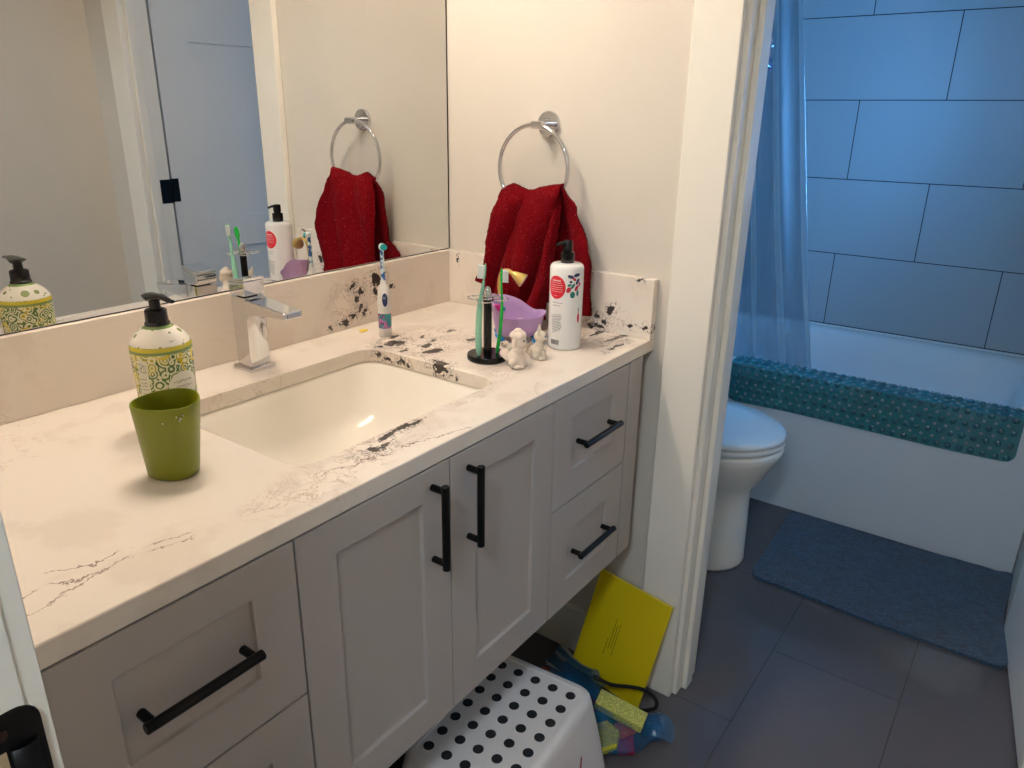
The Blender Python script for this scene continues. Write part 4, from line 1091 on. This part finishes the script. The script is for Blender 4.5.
# little flocked toy animals
FLOCK = mat('cream_flock', (226, 212, 192), .95, bumps=(900, .5, .001), sheen=.3)
FLOCKP = mat('peach_flock', (228, 212, 196), .95, bumps=(900, .5, .001), sheen=.3)
EYE = mat('glossy_black_eye', (6, 6, 8), .08)
def fuse(o, vs=.0016):
    r = o.modifiers.new('r', 'REMESH'); r.mode = 'VOXEL'; r.voxel_size = vs; r.use_smooth_shade = True
    s = o.modifiers.new('s', 'SMOOTH'); s.iterations = 4; s.factor = .6
def animal(name, label, loc, face, sc, kind):
    t = thing(name, label, 'toy figurine', loc)
    a = face; fx = Vector((math.cos(a), math.sin(a), 0)); fy = Vector((-math.sin(a), math.cos(a), 0)); L = Vector(loc)
    def P(x, y, z): return tuple(L+fx*x*sc+fy*y*sc+Vector((0, 0, z*sc)))
    bm = bmesh.new(); b = lambda x, y, z, r, sx=1, sy=1, sz=1: ball(bm, P(x, y, z), r*sc, sx, sy, sz, 14, 10)
    if kind in ('sit', 'poodle'):
        b(-.004, 0, .016, .0125, 1, 1, 1.15); b(.001, 0, .028, .0095, 1, 1, 1.2)
        for s in (-1, 1):
            b(.009, s*.0062, .010, .0042, 1, 1, 2.1); b(.011, s*.0066, .0035, .0046, 1.2, 1, .75)
            b(-.004, s*.0115, .009, .0078, 1.1, .8, 1); b(.004, s*.0125, .0034, .0046, 1.3, 1, .7)
        b(.002, 0, .045, .0120, 1, 1.08, .95); b(.0115, 0, .0415, .0055, 1, 1.1, .85)
        if kind == 'sit':
            for s in (-1, 1):
                base = Vector(P(0, s*.0075, .052)); tip = Vector(P(-.001, s*.0115, .0665))
                tube(bm, [base, base.lerp(tip, .5), tip], [.0052*sc, .0036*sc, .0008*sc], 8)
            tube(bm, spline([P(-.014, 0, .006), P(-.022, .004, .014), P(-.020, .006, .026), P(-.014, .006, .030)]), .0034*sc, 8)
        else:
            for i in range(7):
                q = 2*PI*i/7; b(.0+.0080*math.cos(q), .0080*math.sin(q), .0535, .0064)
            b(0, 0, .058, .0078)
            for s in (-1, 1): b(-.001, s*.0125, .043, .0052, 1, .8, 1.7)
            b(-.0245, .003, .020, .0080); b(-.021, .001, .016, .006); b(-.017, 0, .012, .005)
    else:   # lying
        b(-.006, 0, .011, .0115, 1.7, 1, .95); b(-.016, 0, .0125, .0115); b(.010, 0, .018, .0090)
        b(.018, 0, .020, .0052, 1.1, 1, .8)
        for s in (-1, 1): b(.010, s*.006, .004, .0040, 2.2, 1, .9); b(-.018, s*.010, .004, .0045, 1.8, 1, .9); b(.007, s*.0085, .019, .0038, 1, .7, 1.7)
        b(-.033, 0, .012, .0062)
    o = link('body', bm, FLOCK if kind != 'poodle' else FLOCKP, t, angle=180); fuse(o, .0011)
    bm = bmesh.new()
    ez, ex = (.0465, .0118) if kind != 'lie' else (.0215, .0170)
    for s in (-1, 1): ball(bm, P(ex, s*.0058, ez), .0019*sc, u=10, v=8)
    ball(bm, P(.0168 if kind != 'lie' else .0235, 0, ez-.003), .0012*sc, u=8, v=6)
    link('eyes_and_nose', bm, EYE, t)
    if kind != 'lie':
        bm = bmesh.new()
        for s in (-1, 1): ball(bm, P(ex-.001, s*.0060, ez), .0028*sc, .7, .9, 1, 10, 8)
        if kind == 'sit': link('blue_eye_patch', bm, mat('blue_iris', (60, 120, 170), .3), t)
        else: bm.free()
    return t
animal('toy_dog', 'small flocked toy poodle with fluffy topknot beside the black holder', (-.330, -.449, Z+.0002), math.radians(-75), 1.12, 'poodle')
animal('toy_cat', 'small white flocked toy cat with pointed ears beside the lotion bottle', (-.266, -.452, Z+.0002), math.radians(-60), .98, 'sit')
animal('toy_dog', 'small cream toy dog lying in front of the lilac toy bathtub', (-.266, -.384, Z+.0002), math.radians(128), .85, 'lie')

# ================================================================== FLOOR THINGS
def stool():
    ct = Vector((-.4905, -.543, 0)); rot = math.radians(4.4)
    t = thing('step_stool', 'white plastic step stool with black dots half under the vanity', 'step stool', (ct.x, ct.y, 0))
    h = .22; bm = bmesh.new()
    R = [rrect(ct.x, ct.y, .0005, .200, .150, .04, 8, rot), rrect(ct.x, ct.y, .012, .199, .149, .04, 8, rot), rrect(ct.x, ct.y, .10, .186, .136, .038, 8, rot), rrect(ct.x, ct.y, .195, .170, .119, .034, 8, rot), rrect(ct.x, ct.y, .211, .166, .115, .032, 8, rot), rrect(ct.x, ct.y, .2185, .160, .109, .028, 8, rot), rrect(ct.x, ct.y, h, .152, .102, .022, 8, rot),
         rrect(ct.x, ct.y, h, .1475, .0985, .018, 8, rot), rrect(ct.x, ct.y, h-.0016, .1465, .0975, .017, 8, rot)]
    loft(bm, R, False, True); link('body', bm, mat('white_stool_plastic', (232, 226, 222), .38, var=.01), t, angle=50, solid=0)
    c, s = math.cos(rot), math.sin(rot); RUB = mat('black_rubber', (34, 34, 36), .8)
    for i in range(7):
        for j in range(5):
            bm = bmesh.new()
            x, y = (i-3)*.0412, (j-2)*.0400; px, py = ct.x+x*c-y*s, ct.y+x*s+y*c
            lathe(bm, px, py, [(.0100, h-.0018), (.0100, h-.0006), (.0093, h-.0002), (.001, h-.0002)], 20)
            link('anti_slip_dot', bm, RUB, t, angle=40)
    bm = bmesh.new()
    def W(u, v):
        # on the sloping side that faces the room
        z = v; hy = lerp(.150, .136, min(1, z/.10)) if z < .10 else lerp(.136, .119, (z-.10)/.095); y = -hy-.0006; x = u
        return (ct.x+x*c-y*s, ct.y+x*s+y*c, z)
    bm2 = bmesh.new(); bm2.faces.new([bm2.verts.new(W(*p)) for p in ((.060, .098), (.068, .098), (.082, .131), (.076, .131))]); bm2.faces.new([bm2.verts.new(W(*p)) for p in ((.0, .098), (.05, .098), (.05, .103), (.0, .103))])
    bm.free(); link('red_mark', bm2, mat('red_print', (190, 20, 40), .4), t, smooth=False)
stool()

def book():
    # leaning: foot on the floor away from the wall, top edge on the casing
    t = thing('book', 'thin yellow book leaning against the wall beside the door casing', 'book', (-.075, -.57, 0))
    hgt, wd, th = .266, .189, .006
    foot = Vector((-.092, -.643, .0012)); ya = Vector((0, 1, 0)); upv = Vector((.066, -.034, .255)).normalized(); ya = (ya-upv*ya.dot(upv)).normalized(); nrm = ya.cross(upv).normalized()
    if nrm.x > 0: nrm = -nrm
    def P(a, b, c): return tuple(foot+ya*a+upv*b+nrm*c)
    lift = .001
    def slab(a0, a1, b0, b1, c0, c1):
        bm = bmesh.new(); v = [bm.verts.new(P(a, b, c)) for c in (c0, c1) for a, b in ((a0, b0), (a1, b0), (a1, b1), (a0, b1))]
        for f in ((0, 1, 2, 3), (7, 6, 5, 4), (0, 4, 5, 1), (1, 5, 6, 2), (2, 6, 7, 3), (3, 7, 4, 0)): bm.faces.new([v[i] for i in f])
        return bm
    Y = mat('yellow_cover', (214, 190, 8), .45, var=.04)
    link('front_cover', slab(0, wd, 0, hgt, th, th+.0014), Y, t, bevel=.0006)
    link('pages', slab(.001, wd-.001, .001, hgt-.002, .0002, th-.0002), mat('cream_pages', (226, 216, 176), .8), t, smooth=False)
    link('back_cover', slab(0, wd, 0, hgt, -.0014, 0), Y, t, bevel=.0006)
    bm = bmesh.new(); rnd = random.Random(9); c = th+.0018
    for k, (a, b0, b1) in enumerate(((.112, .095, .175), (.1055, .098, .160), (.099, .082, .165), (.119, .075, .120))):
        b = b0
        while b < b1:
            L = rnd.uniform(.0015, .005)
            bm.faces.new([bm.verts.new(P(*q, c)) for q in ((a, b), (a+.0016, b), (a+.0016, min(b1, b+L)), (a, min(b1, b+L)))]); b += L+.0012
    link('cover_text', bm, mat('dark_print', (60, 52, 18), .6), t, smooth=False)
book()

def foam(name, label, pts, h, z0, rgb, rotx=0, roty=0):
    """flat foam toy: outline pts extruded by h"""
    c = Vector((sum(p[0] for p in pts)/len(pts), sum(p[1] for p in pts)/len(pts), z0))
    bm = bmesh.new(); loft(bm, [[(p[0]-c.x, p[1]-c.y, z) for p in pts] for z in (0, h)])
    bmesh.ops.transform(bm, matrix=Matrix.Translation(c) @ Matrix.Rotation(rotx, 4, 'X') @ Matrix.Rotation(roty, 4, 'Y'), verts=bm.verts)
    return tag(link(name, bm, knit_foam(name+'_foam_'+str(rgb[0]), rgb), bevel=.002), label, 'bath toy', 'foam bath shapes in the blue net bag')
def obox(cx, cy, L, W_, a):
    c, s = math.cos(a), math.sin(a); return [(cx+x*c-y*s, cy+x*s+y*c) for x, y in ((-L/2, -W_/2), (L/2, -W_/2), (L/2, W_/2), (-L/2, W_/2))]
foam('foam_block', 'long pale yellow foam block lying uppermost in the net bag', obox(-.200, -.646, .110, .040, math.radians(-79)), .022, .070, (222, 222, 120), rotx=math.radians(15), roty=math.radians(-8))
hexp = [(-.252+.036*math.cos(PI/3*i+.3), -.640+.036*math.sin(PI/3*i+.3)) for i in range(6)]
foam('foam_hexagon', 'yellow foam hexagon in the net bag next to the stool', hexp, .016, .036, (214, 206, 60), roty=math.radians(-22))
foam('foam_block', 'crimson foam square at the front of the net bag', obox(-.222, -.678, .040, .036, .5), .014, .014, (178, 34, 84), roty=math.radians(-15))
foam('foam_block', 'orange foam piece between the two yellow foams', obox(-.205, -.662, .045, .034, -.5), .012, .034, (214, 110, 84))
foam('foam_block', 'dark green foam piece below the pale yellow foam', obox(-.215, -.610, .06, .036, -1.2), .014, .034, (40, 120, 90))
foam('foam_block', 'pink foam piece showing beside the stool edge', obox(-.200, -.578, .034, .03, .3), .014, .052, (196, 60, 90))
foam('foam_block', 'orange foam corner poking out behind the stool', obox(-.165, -.432, .034, .028, .3), .02, .026, (206, 92, 60))

def bag():
    t = thing('net_bag', 'blue drawstring net bag of foam bath toys on the floor', 'bag', (-.17, -.6, 0))
    # main lump
    bm = bmesh.new()
    ctr = [(-.165, -.425, .030), (-.185, -.47, .040), (-.20, -.52, .046), (-.218, -.58, .048), (-.225, -.63, .046), (-.205, -.672, .036), (-.165, -.692, .026), (-.135, -.708, .022), (-.115, -.722, .018)]
    rad = [(.012, .02), (.040, .036), (.055, .044), (.060, .046), (.058, .044), (.044, .034), (.028, .022), (.032, .020), (.018, .014)]
    P = spline(ctr, 5); rings = []; n = 36; rnd = random.Random(2)
    for i, p in enumerate(P):
        q = i/(len(P)-1)*(len(rad)-1); k = min(len(rad)-2, int(q)); f = q-k; rx, rz = lerp(rad[k][0], rad[k+1][0], f), lerp(rad[k][1], rad[k+1][1], f)
        d = (P[min(i+1, len(P)-1)]-P[max(i-1, 0)]).normalized(); a = d.cross(Vector((0, 0, 1))).normalized()
        ring = []
        for j in range(n):
            an = 2*PI*j/n; wob = 1+.06*math.sin(5*an+i*.7)+.05*math.sin(9*an-i*.4)
            v = p+a*rx*wob*math.cos(an)+Vector((0, 0, 1))*rz*wob*math.sin(an); v.z = max(.0015, v.z); ring.append(tuple(v))
        rings.append(ring)
    loft(bm, rings); NET = net_mat('blue_net_mesh', (16, 104, 158)); link('net_body', bm, NET, t, angle=180)
    # gathered neck thrown back over the book foot and the loose skirt at the front
    bm = bmesh.new()
    def f(u, v):
        p = Vector((-.180, -.565, .082)).lerp(Vector((-.150, -.455, .078)), v); r = .032-.014*math.sin(PI*v)+.004*v
        an = 2*PI*u; return (p.x+r*math.cos(an)*(1+.25*math.sin(6*an)), p.y+r*.8*math.sin(an)*(1+.2*math.sin(5*an)), p.z+.012*math.sin(3*an)+.01*math.cos(an))
    grid(bm, f, 48, 10); link('gathered_neck', bm, film_mat('blue_gathered_mesh', (18, 96, 140), .55, .35, .3), t)
    bm = bmesh.new()
    def g(u, v):
        an = lerp(-1.9, 1.0, u); r = .010+.044*v; c = Vector((-.135, -.690, .026))
        return (c.x+r*math.cos(an-1.2)*.75, c.y+r*math.sin(an-1.2)*1.1, max(.003, c.z+.012*math.sin(9*u)*v-.012*v+.012*math.sin(PI*v)))
    grid(bm, g, 44, 10); link('loose_skirt', bm, film_mat('blue_skirt_mesh', (20, 116, 176), .6, .3, .4), t)
    bm = bmesh.new()
    tube(bm, spline([(-.165, -.560, .100), (-.148, -.596, .084), (-.128, -.635, .084), (-.118, -.668, .084), (-.116, -.692, .072), (-.122, -.695, .054), (-.128, -.668, .036), (-.135, -.645, .032)], 8), .0042, 8)
    link('drawstring', bm, mat('black_cord', (10, 10, 12), .8, bumps=(500, .6, .001)), t)
bag()
